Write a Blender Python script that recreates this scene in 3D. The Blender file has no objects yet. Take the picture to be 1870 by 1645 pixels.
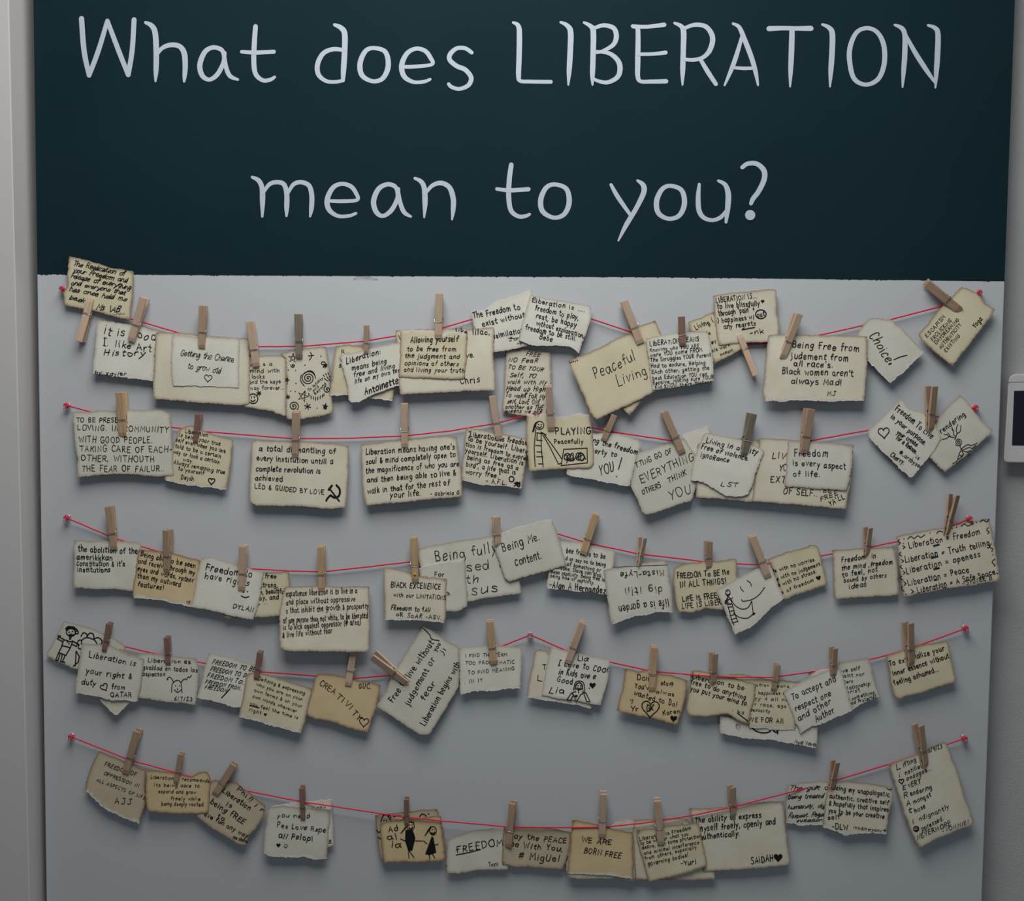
import bpy, math, random
from mathutils import Vector, Matrix
from mathutils.geometry import delaunay_2d_cdt, tessellate_polygon

# ------------------------------------------------------------------ camera, world, light, exposure
S = bpy.context.scene
COL = S.collection
PW, PH, FPX = 1870.0, 1645.0, 2050.0
PITCH, YAW, ROLL = -.0607031, -.03431866, .01069731
CAM = Vector((.05533374, -1.61077654, 1.60019391))
cp, sp, cy, sy = math.cos(PITCH), math.sin(PITCH), math.cos(YAW), math.sin(YAW)
FWD = Vector((sy*cp, cy*cp, sp))
_r0 = Vector((cy, -sy, 0)); _u0 = _r0.cross(FWD)
RIGHT = _r0*math.cos(ROLL) + _u0*math.sin(ROLL)
UP = _u0*math.cos(ROLL) - _r0*math.sin(ROLL)
cd = bpy.data.cameras.new('camera'); co = bpy.data.objects.new('camera', cd); COL.objects.link(co)
M3 = Matrix((RIGHT, UP, -FWD)).transposed()
co.matrix_world = Matrix.Translation(CAM) @ M3.to_4x4()
cd.sensor_width = 36; cd.lens = 36*FPX/PW; cd.clip_start = .05
S.camera = co
W = bpy.data.worlds.new('room_ambience'); S.world = W; W.use_nodes = True
bg = W.node_tree.nodes['Background']; bg.inputs[0].default_value = (.80, .90, 1.0, 1); bg.inputs[1].default_value = .06
def area(name, loc, target, sx, sy_, power, col):
    l = bpy.data.lights.new(name, 'AREA'); l.shape = 'RECTANGLE'; l.size = sx; l.size_y = sy_; l.energy = power; l.color = col
    o = bpy.data.objects.new(name, l); COL.objects.link(o); o.location = loc
    o.rotation_euler = (Vector(target)-Vector(loc)).to_track_quat('-Z', 'Y').to_euler()
    return o
area('ceiling_light', (-.08, -.85, 2.72), (-.08, -.6, 0), 1.0, 1.0, 24.5, (1.0, .99, .975))
area('window_daylight', (1.1, -3.0, 1.7), (0, 0, 1.5), 1.4, 1.6, 3.6, (.68, .85, 1.0))
S.view_settings.view_transform = 'Standard'; S.view_settings.look = 'None'; S.view_settings.gamma = 1
S.view_settings.use_curve_mapping = False
S.view_settings.exposure = 0.0

# ------------------------------------------------------------------ helpers
def pt(x, y, d=0.0):
    """point d metres in front of the board where the sight line of photo pixel x, y meets that plane"""
    v = RIGHT*((x-PW/2)/FPX) - UP*((y-PH/2)/FPX) + FWD
    return CAM + v*((-d-CAM.y)/v.y)
def link_mesh(name, V, F, mat, parent=None, smooth=False, origin=None):
    me = bpy.data.meshes.new(name)
    o0 = Vector(origin) if origin is not None else Vector((0, 0, 0))
    me.from_pydata([tuple(Vector(v)-o0) for v in V], [], F); me.validate()
    if mat: me.materials.append(mat)
    if smooth: me.polygons.foreach_set('use_smooth', [True]*len(me.polygons))
    o = bpy.data.objects.new(name, me); COL.objects.link(o)
    if parent is not None: o.parent = parent
    else: o.location = o0
    return o
def tag(o, label, cat, group=None):
    o['label'] = label; o['category'] = cat
    if group: o['group'] = group
    return o
def smooth_pts(P, n=5, closed=False):
    """Catmull-Rom through P (tuples of any length)"""
    if len(P) < 3: return [tuple(p) for p in P]
    out = []; N = len(P); k = len(P[0])
    for i in range(N if closed else N-1):
        if closed: a, b, c, d = P[(i-1) % N], P[i], P[(i+1) % N], P[(i+2) % N]
        else: a, b, c, d = P[max(i-1, 0)], P[i], P[i+1], P[min(i+2, N-1)]
        for j in range(n):
            t = j/n
            out.append(tuple(.5*((2*b[q])+(-a[q]+c[q])*t+(2*a[q]-5*b[q]+4*c[q]-d[q])*t*t+(-a[q]+3*b[q]-3*c[q]+d[q])*t**3) for q in range(k)))
    out.append(tuple(P[0] if closed else P[-1]))
    return out
def ribbon(P, wid, V, F, cap=True):
    """flat pen stroke along 2-D points; wid is a number or one per point"""
    Q = []; WW = []
    for i, p in enumerate(P):
        if Q and (p[0]-Q[-1][0])**2+(p[1]-Q[-1][1])**2 < 1e-4: continue
        Q.append((p[0], p[1])); WW.append(wid if not isinstance(wid, (list, tuple)) else wid[i])
    if len(Q) == 1: Q.append((Q[0][0]+.3, Q[0][1])); WW.append(WW[0])
    n = len(Q); b = len(V); T = []
    for i in range(n-1):
        dx, dy = Q[i+1][0]-Q[i][0], Q[i+1][1]-Q[i][1]; l = math.hypot(dx, dy); T.append((dx/l, dy/l))
    for i in range(n):
        if i == 0: tx, ty = T[0]; m = 1
        elif i == n-1: tx, ty = T[-1]; m = 1
        else:
            tx, ty = T[i-1][0]+T[i][0], T[i-1][1]+T[i][1]; l = math.hypot(tx, ty)
            if l < .35: tx, ty = T[i]; m = 1
            else: tx, ty = tx/l, ty/l; m = min(1.6, 1/max(.5, l/2))
        h = WW[i]/2*m
        V.append((Q[i][0]-ty*h, Q[i][1]+tx*h)); V.append((Q[i][0]+ty*h, Q[i][1]-tx*h))
        if i: F.append((b+2*i-2, b+2*i-1, b+2*i+1, b+2*i))
    if cap:
        for (i, s) in ((0, -1), (n-1, 1)):
            tx, ty = T[0] if i == 0 else T[-1]; h = WW[i]/2; c = len(V); K = 5
            for k in range(1, K):
                a = math.pi*k/K; u, w = math.cos(a)*h, math.sin(a)*h*s
                V.append((Q[i][0]-ty*u+tx*w, Q[i][1]+tx*u+ty*w))
            F.append(tuple([b+2*i]+list(range(c, c+K-1))+[b+2*i+1]))
def tube(P, r, V, F, seg=6, closed=False):
    P = [Vector(p) for p in P]; n = len(P); b = len(V); up = Vector((0, 1, 0.01))
    for i in range(n):
        t = (P[(i+1) % n]-P[i-1]) if closed else (P[min(i+1, n-1)]-P[max(i-1, 0)])
        t.normalize(); x = t.cross(up)
        if x.length < 1e-3: x = t.cross(Vector((1, 0, 0)))
        x.normalize(); y = x.cross(t)
        for k in range(seg):
            a = 2*math.pi*k/seg; V.append(P[i]+(x*math.cos(a)+y*math.sin(a))*r)
    for i in range(n if closed else n-1):
        for k in range(seg):
            a, c = b+i*seg, b+((i+1) % n)*seg
            F.append((a+k, a+(k+1) % seg, c+(k+1) % seg, c+k))
    if not closed:
        F.append(tuple(b+k for k in range(seg))[::-1]); F.append(tuple(b+(n-1)*seg+k for k in range(seg)))

# ------------------------------------------------------------------ materials
def newmat(name):
    m = bpy.data.materials.new(name); m.use_nodes = True
    return m, m.node_tree, m.node_tree.nodes['Principled BSDF']
def node(nt, typ, **kw):
    n = nt.nodes.new(typ)
    for k, v in kw.items():
        if k.startswith('i_'):
            key = k[2:]; n.inputs[int(key) if key.isdigit() else key].default_value = v
        else: setattr(n, k, v)
    return n
def plain(name, col, rough=.6, spec=.3, metal=0, bump=0, bscale=200, mottle=0, mscale=4):
    m, nt, b = newmat(name)
    b.inputs['Base Color'].default_value = (*col, 1); b.inputs['Roughness'].default_value = rough
    b.inputs['Specular IOR Level'].default_value = spec; b.inputs['Metallic'].default_value = metal
    g = node(nt, 'ShaderNodeNewGeometry')
    if bump:
        n = node(nt, 'ShaderNodeTexNoise', i_Scale=bscale, i_Detail=4.0); nt.links.new(g.outputs['Position'], n.inputs['Vector'])
        bp = node(nt, 'ShaderNodeBump', i_Strength=bump, i_Distance=.002); nt.links.new(n.outputs['Fac'], bp.inputs['Height'])
        nt.links.new(bp.outputs[0], b.inputs['Normal'])
    if mottle:
        n2 = node(nt, 'ShaderNodeTexNoise', i_Scale=mscale, i_Detail=3.0); nt.links.new(g.outputs['Position'], n2.inputs['Vector'])
        r = node(nt, 'ShaderNodeValToRGB'); nt.links.new(n2.outputs['Fac'], r.inputs[0])
        r.color_ramp.elements[0].position = .3; r.color_ramp.elements[1].position = .7
        r.color_ramp.elements[0].color = (*[c*(1-mottle) for c in col], 1); r.color_ramp.elements[1].color = (*[min(1, c*(1+mottle)) for c in col], 1)
        nt.links.new(r.outputs[0], b.inputs['Base Color'])
    return m
M_BOARD = plain('white_board_paint', (.535, .565, .585), .55, .25, mottle=.02, mscale=3)
M_TEAL = plain('dark_teal_paint', (.0078, .0245, .0315), .75, .06, bump=.03, bscale=300, mottle=.06, mscale=5)
M_LETTER = plain('pale_letter_paint', (.50, .56, .63), .6, .2)
M_WALL = plain('rough_wall_plaster', (.50, .50, .49), .8, .2, bump=.3, bscale=300, mottle=.03, mscale=20)
M_WALLL = plain('smooth_white_wall_paint', (.60, .585, .575), .6, .25, bump=.04, bscale=120)
M_FLOOR = plain('grey_floor', (.3, .3, .3), .5, .3, mottle=.1)
M_INK = plain('black_marker_ink', (.008, .008, .009), .55, .2)
M_METAL = plain('spring_wire', (.55, .54, .52), .35, .5, metal=.9)
M_STRING = plain('red_cotton_string', (.80, .012, .055), .75, .2, bump=.3, bscale=900)
M_WHITEP = plain('white_plastic', (.62, .61, .60), .4, .4)
M_SCREEN = plain('dark_screen_glass', (.012, .016, .024), .12, .5)
M_SEAM = plain('grey_seam', (.2, .2, .2), .6, .2)
M_YELLOW = plain('yellow_paint_dot', (.75, .45, .01), .6, .2)
M_THREAD = plain('dark_hair', (.05, .045, .04), .6, .2)
def clear_mat():
    m, nt, b = newmat('clear_plastic')
    b.inputs['Base Color'].default_value = (.93, .9, .92, 1); b.inputs['Roughness'].default_value = .08
    b.inputs['Transmission Weight'].default_value = .85; b.inputs['IOR'].default_value = 1.45
    return m
M_CLEAR = clear_mat()
def wood(name, c0, c1):
    m, nt, b = newmat(name)
    tc = node(nt, 'ShaderNodeTexCoord'); oi = node(nt, 'ShaderNodeObjectInfo')
    add = node(nt, 'ShaderNodeVectorMath', operation='ADD'); mul = node(nt, 'ShaderNodeVectorMath', operation='SCALE')
    comb = node(nt, 'ShaderNodeCombineXYZ')
    for k in range(3): nt.links.new(oi.outputs['Random'], comb.inputs[k])
    nt.links.new(comb.outputs[0], mul.inputs[0]); mul.inputs['Scale'].default_value = 7.0
    nt.links.new(tc.outputs['Object'], add.inputs[0]); nt.links.new(mul.outputs[0], add.inputs[1])
    mp = node(nt, 'ShaderNodeMapping'); mp.inputs['Scale'].default_value = (420, 300, 22)
    nt.links.new(add.outputs[0], mp.inputs[0])
    n = node(nt, 'ShaderNodeTexNoise', i_Scale=1.0, i_Detail=4.0); nt.links.new(mp.outputs[0], n.inputs['Vector'])
    r = node(nt, 'ShaderNodeValToRGB'); nt.links.new(n.outputs['Fac'], r.inputs[0])
    r.color_ramp.elements[0].position = .32; r.color_ramp.elements[1].position = .68
    r.color_ramp.elements[0].color = (*c0, 1); r.color_ramp.elements[1].color = (*c1, 1)
    nt.links.new(r.outputs[0], b.inputs['Base Color'])
    b.inputs['Roughness'].default_value = .65; b.inputs['Specular IOR Level'].default_value = .2
    return m
WOOD = {'p': wood('pale_birch_wood', (.53, .375, .265), (.61, .455, .34)), 'y': wood('yellow_pine_wood', (.49, .32, .17), (.63, .45, .275)),
        'm': wood('brown_wood', (.40, .27, .18), (.49, .345, .24)), 'd': wood('dark_red_wood', (.25, .14, .10), (.32, .195, .145)), 'g': wood('weathered_grey_wood', (.20, .175, .125), (.29, .255, .195))}
def paper(name, col, stain):
    m, nt, b = newmat(name); L = nt.links
    g = node(nt, 'ShaderNodeNewGeometry'); at = node(nt, 'ShaderNodeAttribute', attribute_name='edge'); tn = node(nt, 'ShaderNodeAttribute', attribute_name='torn')
    n1 = node(nt, 'ShaderNodeTexNoise', i_Scale=28.0, i_Detail=4.0); L.new(g.outputs['Position'], n1.inputs['Vector'])
    n2 = node(nt, 'ShaderNodeTexNoise', i_Scale=420.0, i_Detail=3.0); L.new(g.outputs['Position'], n2.inputs['Vector'])
    r = node(nt, 'ShaderNodeValToRGB'); L.new(n1.outputs['Fac'], r.inputs[0])
    r.color_ramp.elements[0].position = .3; r.color_ramp.elements[1].position = .72
    r.color_ramp.elements[0].color = (col[0]*.93, col[1]*.905, col[2]*.85, 1); r.color_ramp.elements[1].color = (*[min(.9, c*1.05) for c in col], 1)
    # tea stain that creeps in from the deckled rim
    m1 = node(nt, 'ShaderNodeMath', operation='MULTIPLY_ADD', i_1=1.6, i_2=-.45); L.new(n1.outputs['Fac'], m1.inputs[0])
    m2 = node(nt, 'ShaderNodeMath', operation='ADD', use_clamp=True); L.new(m1.outputs[0], m2.inputs[0])
    pw = node(nt, 'ShaderNodeMath', operation='POWER', i_1=2.2); L.new(at.outputs['Fac'], pw.inputs[0])
    L.new(pw.outputs[0], m2.inputs[1])
    m3 = node(nt, 'ShaderNodeMath', operation='MULTIPLY', use_clamp=True); L.new(m2.outputs[0], m3.inputs[0])
    m4 = node(nt, 'ShaderNodeMath', operation='MULTIPLY', i_1=stain); L.new(pw.outputs[0], m4.inputs[0]); L.new(m4.outputs[0], m3.inputs[1])
    mx = node(nt, 'ShaderNodeMix', data_type='RGBA'); L.new(m3.outputs[0], mx.inputs[0]); L.new(r.outputs[0], mx.inputs[6])
    mx.inputs[7].default_value = (.21, .105, .06, 1)
    mt = node(nt, 'ShaderNodeMix', data_type='RGBA'); L.new(tn.outputs['Fac'], mt.inputs[0]); L.new(mx.outputs[2], mt.inputs[6])
    mt.inputs[7].default_value = (.74, .71, .65, 1)
    L.new(mt.outputs[2], b.inputs['Base Color'])
    bp = node(nt, 'ShaderNodeBump', i_Strength=.22, i_Distance=.0008); L.new(n2.outputs['Fac'], bp.inputs['Height']); L.new(bp.outputs[0], b.inputs['Normal'])
    b.inputs['Roughness'].default_value = .9; b.inputs['Specular IOR Level'].default_value = .1
    return m
PAPER = {'w': paper('white_cotton_paper', (.72, .71, .63), .45), 'c': paper('cream_cotton_paper', (.69, .655, .53), .75), 'g': paper('greyish_cotton_paper', (.645, .64, .555), .55),
         't': paper('tea_stained_paper', (.665, .615, .44), .8), 'o': paper('amber_stained_paper', (.65, .52, .31), .85), 'k': paper('brown_stained_paper', (.54, .465, .34), .8)}
TONE = {'w': 'white', 'c': 'cream', 'g': 'greyish', 't': 'tan', 'o': 'amber', 'k': 'brownish'}
# ------------------------------------------------------------------ single-stroke handwriting (cap 10, x-height 6)
GL = {}
def gdef(txt):
    for ln in txt.strip().split('\n'):
        ch, w, rest = ln.split(' ', 2); st = []
        for s in rest.split(';'):
            k, c = s.strip().split(' ', 1); v = [float(q) for q in c.replace(',', ' ').split()]
            p = list(zip(v[::2], v[1::2])); st.append(smooth_pts(p, 4) if k == 'c' else p)
        GL[ch] = (float(w), st)
gdef('''a 6.2 c 5.3,4.8 4.4,6 2.6,6.1 .8,4.6 .6,2 1.8,.2 3.4,.5 4.8,2.4 5.3,5;c 5.3,5.7 5.2,2.5 5.6,.3 6.2,.2
b 6 s .8,10 .8,0;c .8,4 2.5,6 4.6,5.4 5.4,3 4.4,.6 2.4,0 .8,1.2
c 5.6 c 5,5 3.6,6.1 1.6,5.4 .6,3 1.4,.6 3.4,0 5.2,1
d 6.2 c 5.2,4.6 4,6 2,5.8 .6,3.4 1.2,.6 3,0 4.6,1.4 5.2,3.4;s 5.3,10 5.4,0
e 5.8 c .8,3 3,3.2 5,3.7 4.6,5.5 3,6.1 1.2,5.2 .6,2.8 1.4,.6 3.2,0 5.2,1
f 4.4 c 4.6,9 3.6,10 2.4,9.2 2.2,6 2.1,0;s .4,5.8 4.4,6
g 6 c 5,5 3.8,6.1 1.8,5.6 .7,3.4 1.6,1 3.2,.6 4.8,2.4 5.2,5;c 5.2,5.8 5.2,1 4.6,-2.6 2.8,-3.8 .8,-3
h 6 s .8,10 .8,0;c .8,3 2.2,5.6 4,6 5,4.4 5.1,2 5.2,0
i 2.4 s 1,6 1.1,0;s 1.1,8.5 1.25,8.3
j 3 c 1.8,6 1.9,0 1.4,-3 0,-3.6;s 1.9,8.5 2.05,8.3
k 5.4 s .8,10 .8,0;s 4.6,6 .9,2.6;s 2.2,3.6 5,0
l 2.3 s 1,10 1.1,0
m 9 s .8,6 .8,0;c .8,3 2,5.6 3.4,6 4.2,4.6 4.3,0;c 4.3,3 5.6,5.7 7,6 7.9,4.6 8,0
n 6 s .8,6 .8,0;c .8,3 2.2,5.6 4,6 5,4.4 5.2,0
o 6.4 c 3,6 1.2,5.2 .6,3 1.4,.6 3.2,0 5,.9 5.6,3.2 4.8,5.4 2.8,6
p 6 s .8,6 .7,-4;c .8,4 2.5,6.1 4.6,5.4 5.3,3 4.4,.6 2.4,.1 .8,1.4
q 6 c 5,5 3.8,6.1 1.8,5.6 .7,3.4 1.6,1 3.2,.6 4.8,2.4 5.2,5;s 5.2,6 5.2,-4
r 4.6 s .8,6 .8,0;c .8,3 2,5.4 3.6,6 4.4,5.6
s 5.2 c 4.6,5.2 3.2,6.1 1.4,5.6 1.2,4.2 3,3.2 4.5,2 4.2,.5 2.4,0 .6,.8
t 4.6 c 2.2,9 2.1,4 2.3,1 3.4,0 4.4,.6;s .4,6.2 4.4,6.3
u 6 c .8,6 .7,2.4 1.6,.2 3.2,.2 4.8,1.8 5,4;s 5.1,6 5.3,0
v 5.4 s .4,6 2.6,0 5,6
w 7.8 s .4,6 2,0 3.8,5 5.6,0 7.4,6
x 5.6 s .6,6 5,0;s 5,6 .6,0
y 5.6 s .6,6 2.8,1;s 5.2,6 2.6,.4 1,-4
z 5.6 s .7,6 4.8,6 .6,0 5,0
A 6.8 s .4,0 3.4,10 6.4,0;s 1.5,3.6 5.4,3.6
B 6.4 s .8,10 .8,0;c .8,10 3.6,10 5,8.4 4,6 .9,5.4;c .9,5.4 4,5.4 5.8,3.2 4.6,.6 .8,0
C 6.6 c 6,8.4 4.4,10 2.2,9.4 .8,6.4 .8,3.4 2.2,.6 4.4,.1 6.2,1.6
D 7 s .8,10 .8,0;c .8,10 3.6,9.8 6,7.4 6.2,4 4.4,.9 .8,0
E 6 s 5.4,10 .9,10 .8,0 5.6,0;s .8,5.2 4.8,5.3
F 5.6 s 5.4,10 .9,10 .8,0;s .8,5.2 4.6,5.3
G 7 c 6,8.4 4.4,10 2.2,9.4 .8,6.4 .8,3.2 2.2,.5 4.6,.2 6.1,2 6.2,4.4;s 6.3,4.5 3.8,4.5
H 6.8 s .8,10 .8,0;s 6,10 6,0;s .8,5 6,5.2
I 2.4 s 1.1,10 1.1,0
J 5.6 c 4,10 4.2,3 3.4,.4 1.8,0 .4,1.6;s 2,10 5.6,10
K 6.2 s .8,10 .8,0;s 5.6,10 .9,4.4;s 2.4,5.8 5.8,0
L 5.6 s .8,10 .8,0 5.4,0
M 7.8 s .6,0 1,10 3.8,3.6 6.6,10 7.2,0
N 6.8 s .8,0 .8,10 5.8,0 5.9,10
O 7.6 c 3.8,10 1.4,8.6 .6,5 1.6,1.2 3.8,0 6.2,1.4 6.9,5.2 6,8.8 3.6,10
P 6 s .8,10 .8,0;c .8,10 3.8,10 5.4,8 4.4,5.4 .9,4.6
Q 7.6 c 3.8,10 1.4,8.6 .6,5 1.6,1.2 3.8,0 6.2,1.4 6.9,5.2 6,8.8 3.6,10;s 4.4,2.4 7,-1
R 6.2 s .8,10 .8,0;c .8,10 3.8,10 5.4,8 4.4,5.6 .9,5;s 2.6,5 5.8,0
S 6.2 c 5.4,8.6 3.8,10 1.6,9.4 1,7.4 2.8,5.6 5,4.2 5.4,1.8 3.6,.1 .6,1.2
T 6.4 s .2,10 6.4,10;s 3.3,10 3.2,0
U 6.8 c .8,10 .7,4 1.6,.6 3.4,0 5.2,.8 5.9,4 5.9,10
V 6 s .4,10 3,0 5.8,10
W 9 s .3,10 2.2,0 4.4,7.6 6.4,0 8.6,10
X 6.4 s .6,10 5.8,0;s 5.8,10 .4,0
Y 6 s .4,10 3,5.2;s 5.8,10 3,5.2 2.9,0
Z 6.2 s .8,10 5.6,10 .6,0 5.8,0
2 6 c 1,8 2.4,10 4.6,9.4 5,7.4 3,3.6 .6,0;s .6,0 5.4,0
3 6 c .8,9.2 3,10 4.8,8.4 3.6,5.8 2,5.4 4.4,4.8 5.4,2.6 3.8,.2 .6,.8
4 6 s 3.8,0 4,10 .6,3.4 5.6,3.6
6 6 c 4.6,9.6 2,7 .8,3 2,.3 4.2,.4 5,2.6 3.6,4.6 1,3.4
7 5.6 s .6,10 5.2,10 2,0
9 5.8 c 4.8,8 3,10 1,8.4 1.4,5.8 3.4,5.4 4.8,7.6 4.9,9 4.6,4 4.2,0
. 2 s .8,.2 1,.3
, 2.2 s 1.2,.6 .6,-1.8
! 2.6 s 1.3,10 1.2,3;s 1.1,.2 1.3,.3
' 1.8 s .9,10 .8,7.4
" 3 s .8,10 .7,7.6;s 2.1,10 2,7.6
- 4.4 s .6,4 3.8,4.1
_ 5 s .3,0 4.7,0
: 2 s .9,4.6 1,4.8;s .9,.6 1,.8
& 6 c 5.4,0 1.6,7 2,9.4 3.6,9.2 3.4,7 .8,2.6 1.8,.2 4,.6 5.6,4
+ 5.4 s 2.7,7 2.6,1;s .4,4 5,4.1
= 5.6 s .6,5.4 4.8,5.6;s .6,2.6 4.8,2.8
# 7 s 2.4,9.4 1.6,.4;s 5.2,9.6 4.6,.6;s .4,6.6 6.6,6.9;s .2,3.2 6.4,3.5
@ 8 c 5.2,6 3.6,6.6 2.6,4.6 3.4,2.8 5,4 5.4,6.2 5.4,3.6 6.6,3 7.4,5 6.4,8.4 3.6,9 1,7 .8,3 3,.4 6,.6
/ 4.4 s 4,10 .6,-1
( 3 c 2.4,10.4 .8,7 .8,3 2.4,-1
) 3 c .6,10.4 2.2,7 2.2,3 .6,-1
| 4.4 s .4,10 3.8,10;s 2.1,10 2,0;s .3,0 3.9,0
\\ 4.4 s .6,10 4,0
~ 5 c .4,4 1.6,5.4 3,3.8 4.6,5
< 5.6 c 1,2.5 3,2.6 5,3 4.6,5 2.8,5.6 1,4.4 .6,2.6 2,.4 5,.8''')
def write(V, F, rnd, text, x0, y0, x1, y1, h, w, slant=0.0, wob=1.0, join=False, gap=1.9):
    """pen strokes for one line of text whose base line runs from x0,y0 to x1,y1 (pixels), capitals h tall"""
    L = math.hypot(x1-x0, y1-y0); ex, ey = (x1-x0)/L, (y1-y0)/L; ux, uy = ey, -ex
    h *= .83; adv = []; tot = 0
    if join: gap = .5
    for ch in text:
        a = (6.0 if ch == ' ' else GL[ch][0]+gap); adv.append(a); tot += a
    w = min(w*.66, h*.16); k = h/10.0; sx = L/max(tot-gap, 1); p = 0; ph = rnd.uniform(0, 6); last = None
    for ch, a in zip(text, adv):
        if ch == ' ': last = None
        else:
            rot = rnd.gauss(0, .045)*wob; sc = 1+rnd.gauss(0, .07)*wob; oy = rnd.gauss(0, .03)*h*wob + math.sin(p*.11+ph)*.035*h*wob
            sq = 1+rnd.gauss(0, .05)*wob; sl = slant+rnd.gauss(0, .05)*wob; p1 = rnd.uniform(0, 6); p2 = rnd.uniform(0, 6); am = .28*wob
            first = True
            for st in GL[ch][1]:
                jit = rnd.gauss(0, .16)*wob
                Q = []
                for (gx, gy) in st:
                    gx, gy = gx+am*math.sin(gy*.62+p1), gy+am*math.sin(gx*.75+p2)
                    X = (gx+gy*sl+jit)*sq; Y = gy*sc
                    X, Y = X-Y*rot*.6, Y+X*rot
                    X = p*sx+X*sx; Y = Y*k+oy
                    Q.append((x0+ex*X+ux*Y, y0+ey*X+uy*Y))
                if join and first and last is not None and ch.islower():
                    q = Q[0]; m = ((last[0]+q[0])/2-ux*h*.06, (last[1]+q[1])/2-uy*h*.06)
                    ribbon(smooth_pts([last, m, q], 4), w*.8, V, F)
                if first or len(Q) > 2: last = Q[-1]
                first = False
                ribbon(Q, w*rnd.uniform(.88, 1.12), V, F)
            if not ch.islower(): last = None
        p += a
def heart_pts(cx, cy, r, rot=0.0):
    out = []
    for i in range(22):
        t = 2*math.pi*i/22; x = math.sin(t)**3; y = -(13*math.cos(t)-5*math.cos(2*t)-2*math.cos(3*t)-math.cos(4*t))/15
        out.append((cx+r*(x*math.cos(rot)-y*math.sin(rot)), cy+r*(x*math.sin(rot)+y*math.cos(rot))))
    return out
def fill(V, F, P):
    b = len(V); V.extend(P)
    for t in tessellate_polygon([[Vector((p[0], p[1], 0)) for p in P]]): F.append(tuple(b+i for i in t))
def draw(V, F, items, T, s, w):
    """doodles; T maps zoom coordinates to photo pixels, s is the scale"""
    for it in items:
        k = it[0]; ww = w
        if k in ('c', 's', 'C'):
            a = it[1]; ww = it[2]*w if len(it) > 2 else w
            p = [T(a[i], a[i+1]) for i in range(0, len(a), 2)]
            if k == 'c': p = smooth_pts(p, 6)
            if k == 'C': p = smooth_pts(p, 6, True)
            ribbon(p, ww, V, F)
        elif k == 'e':
            cx, cy_ = T(it[1], it[2]); rx, ry = it[3]*s, it[4]*s
            ribbon([(cx+rx*math.cos(t*.2618), cy_+ry*math.sin(t*.2618)) for t in range(25)], w, V, F)
        elif k == 'sp':
            cx, cy_ = T(it[1], it[2]); n = int(it[4]*16)
            ribbon([(cx+it[3]*s*(i/n)*math.cos(i*.3927), cy_+it[3]*s*(i/n)*math.sin(i*.3927)) for i in range(n+1)], w, V, F)
        elif k == 'star':
            cx, cy_ = T(it[1], it[2]); r = it[3]*s; a0 = it[4] if len(it) > 4 else 0
            ribbon([(cx+r*math.sin(a0+i*4*math.pi/5), cy_-r*math.cos(a0+i*4*math.pi/5)) for i in range(6)], w, V, F)
        elif k == 'ast':
            cx, cy_ = T(it[1], it[2]); r = it[3]*s
            for i in range(3):
                a = i*math.pi/3+.3; ribbon([(cx-r*math.cos(a), cy_-r*math.sin(a)), (cx+r*math.cos(a), cy_+r*math.sin(a))], w, V, F)
        elif k == 'h':
            cx, cy_ = T(it[1], it[2]); p = heart_pts(cx, cy_, it[3]*s, it[4] if len(it) > 4 else 0); ribbon(p+[p[0]], w, V, F)
        elif k == 'hf':
            cx, cy_ = T(it[1], it[2]); fill(V, F, heart_pts(cx, cy_, it[3]*s, it[4] if len(it) > 4 else 0))
        elif k == 'f':
            a = it[1]; fill(V, F, [T(a[i], a[i+1]) for i in range(0, len(a), 2)])
        elif k == 'd':
            a = it[1]
            for i in range(0, len(a), 2):
                x, y = T(a[i], a[i+1]); ribbon([(x, y), (x+.4, y)], w*1.25, V, F)
        elif k == 'scr':
            rr = random.Random(int(it[1]*7+it[2])); n = it[5]
            p = [T(it[1]+rr.uniform(-1, 1)*it[3], it[2]+rr.uniform(-1, 1)*it[4]) for _ in range(n)]
            ribbon(smooth_pts(p, 5), w, V, F)
# ------------------------------------------------------------------ the setting: walls, floor
def orient(o):
    import bmesh
    bm = bmesh.new(); bm.from_mesh(o.data); bmesh.ops.recalc_face_normals(bm, faces=bm.faces[:]); bm.to_mesh(o.data); bm.free()
def prism(name, poly, z0, z1, mat, parent=None, bevel=0):
    """upright prism over a plan polygon"""
    n = len(poly); V = [(x, y, z0) for x, y in poly]+[(x, y, z1) for x, y in poly]
    F = [tuple(range(n))[::-1], tuple(range(n, 2*n))]+[(i, (i+1) % n, n+(i+1) % n, n+i) for i in range(n)]
    o = link_mesh(name, V, F, mat, parent)
    if bevel:
        b = o.modifiers.new('bevel', 'BEVEL'); b.width = bevel; b.segments = 2
    return o
YB = .036                                                            # face of the back wall, behind the board
o = prism('wall_back', [(-.655, YB), (2.2, YB), (2.2, YB+.14), (-.655, YB+.14)], 0, 3.0, M_WALL); o['kind'] = 'structure'
o = prism('floor', [(-2.2, -3.2), (2.2, -3.2), (2.2, .16), (-2.2, .16)], -.1, 0, M_FLOOR); o['kind'] = 'structure'
a = pt(15.8, 0, .03); b_ = pt(54, 1645, .03)                         # the projecting wall on the left ends in this slightly leaning corner
def edge_x(z): return a.x+(b_.x-a.x)*(z-a.z)/(b_.z-a.z)
V = []; F = []
for z in (0, 3.0):
    V += [(-2.2, -.03, z), (edge_x(z), -.03, z), (edge_x(z)+.004, .13, z), (-.655, .13, z), (-.655, YB+.14, z), (-2.2, YB+.14, z)]
F = [(5, 4, 3, 2, 1, 0), (6, 7, 8, 9, 10, 11)]+[(i, (i+1) % 6, (i+1) % 6+6, i+6) for i in range(6)]
o = link_mesh('wall_left', V, F, M_WALLL); orient(o); o['kind'] = 'structure'
bv = o.modifiers.new('bevel', 'BEVEL'); bv.width = .0015; bv.segments = 3

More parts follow.
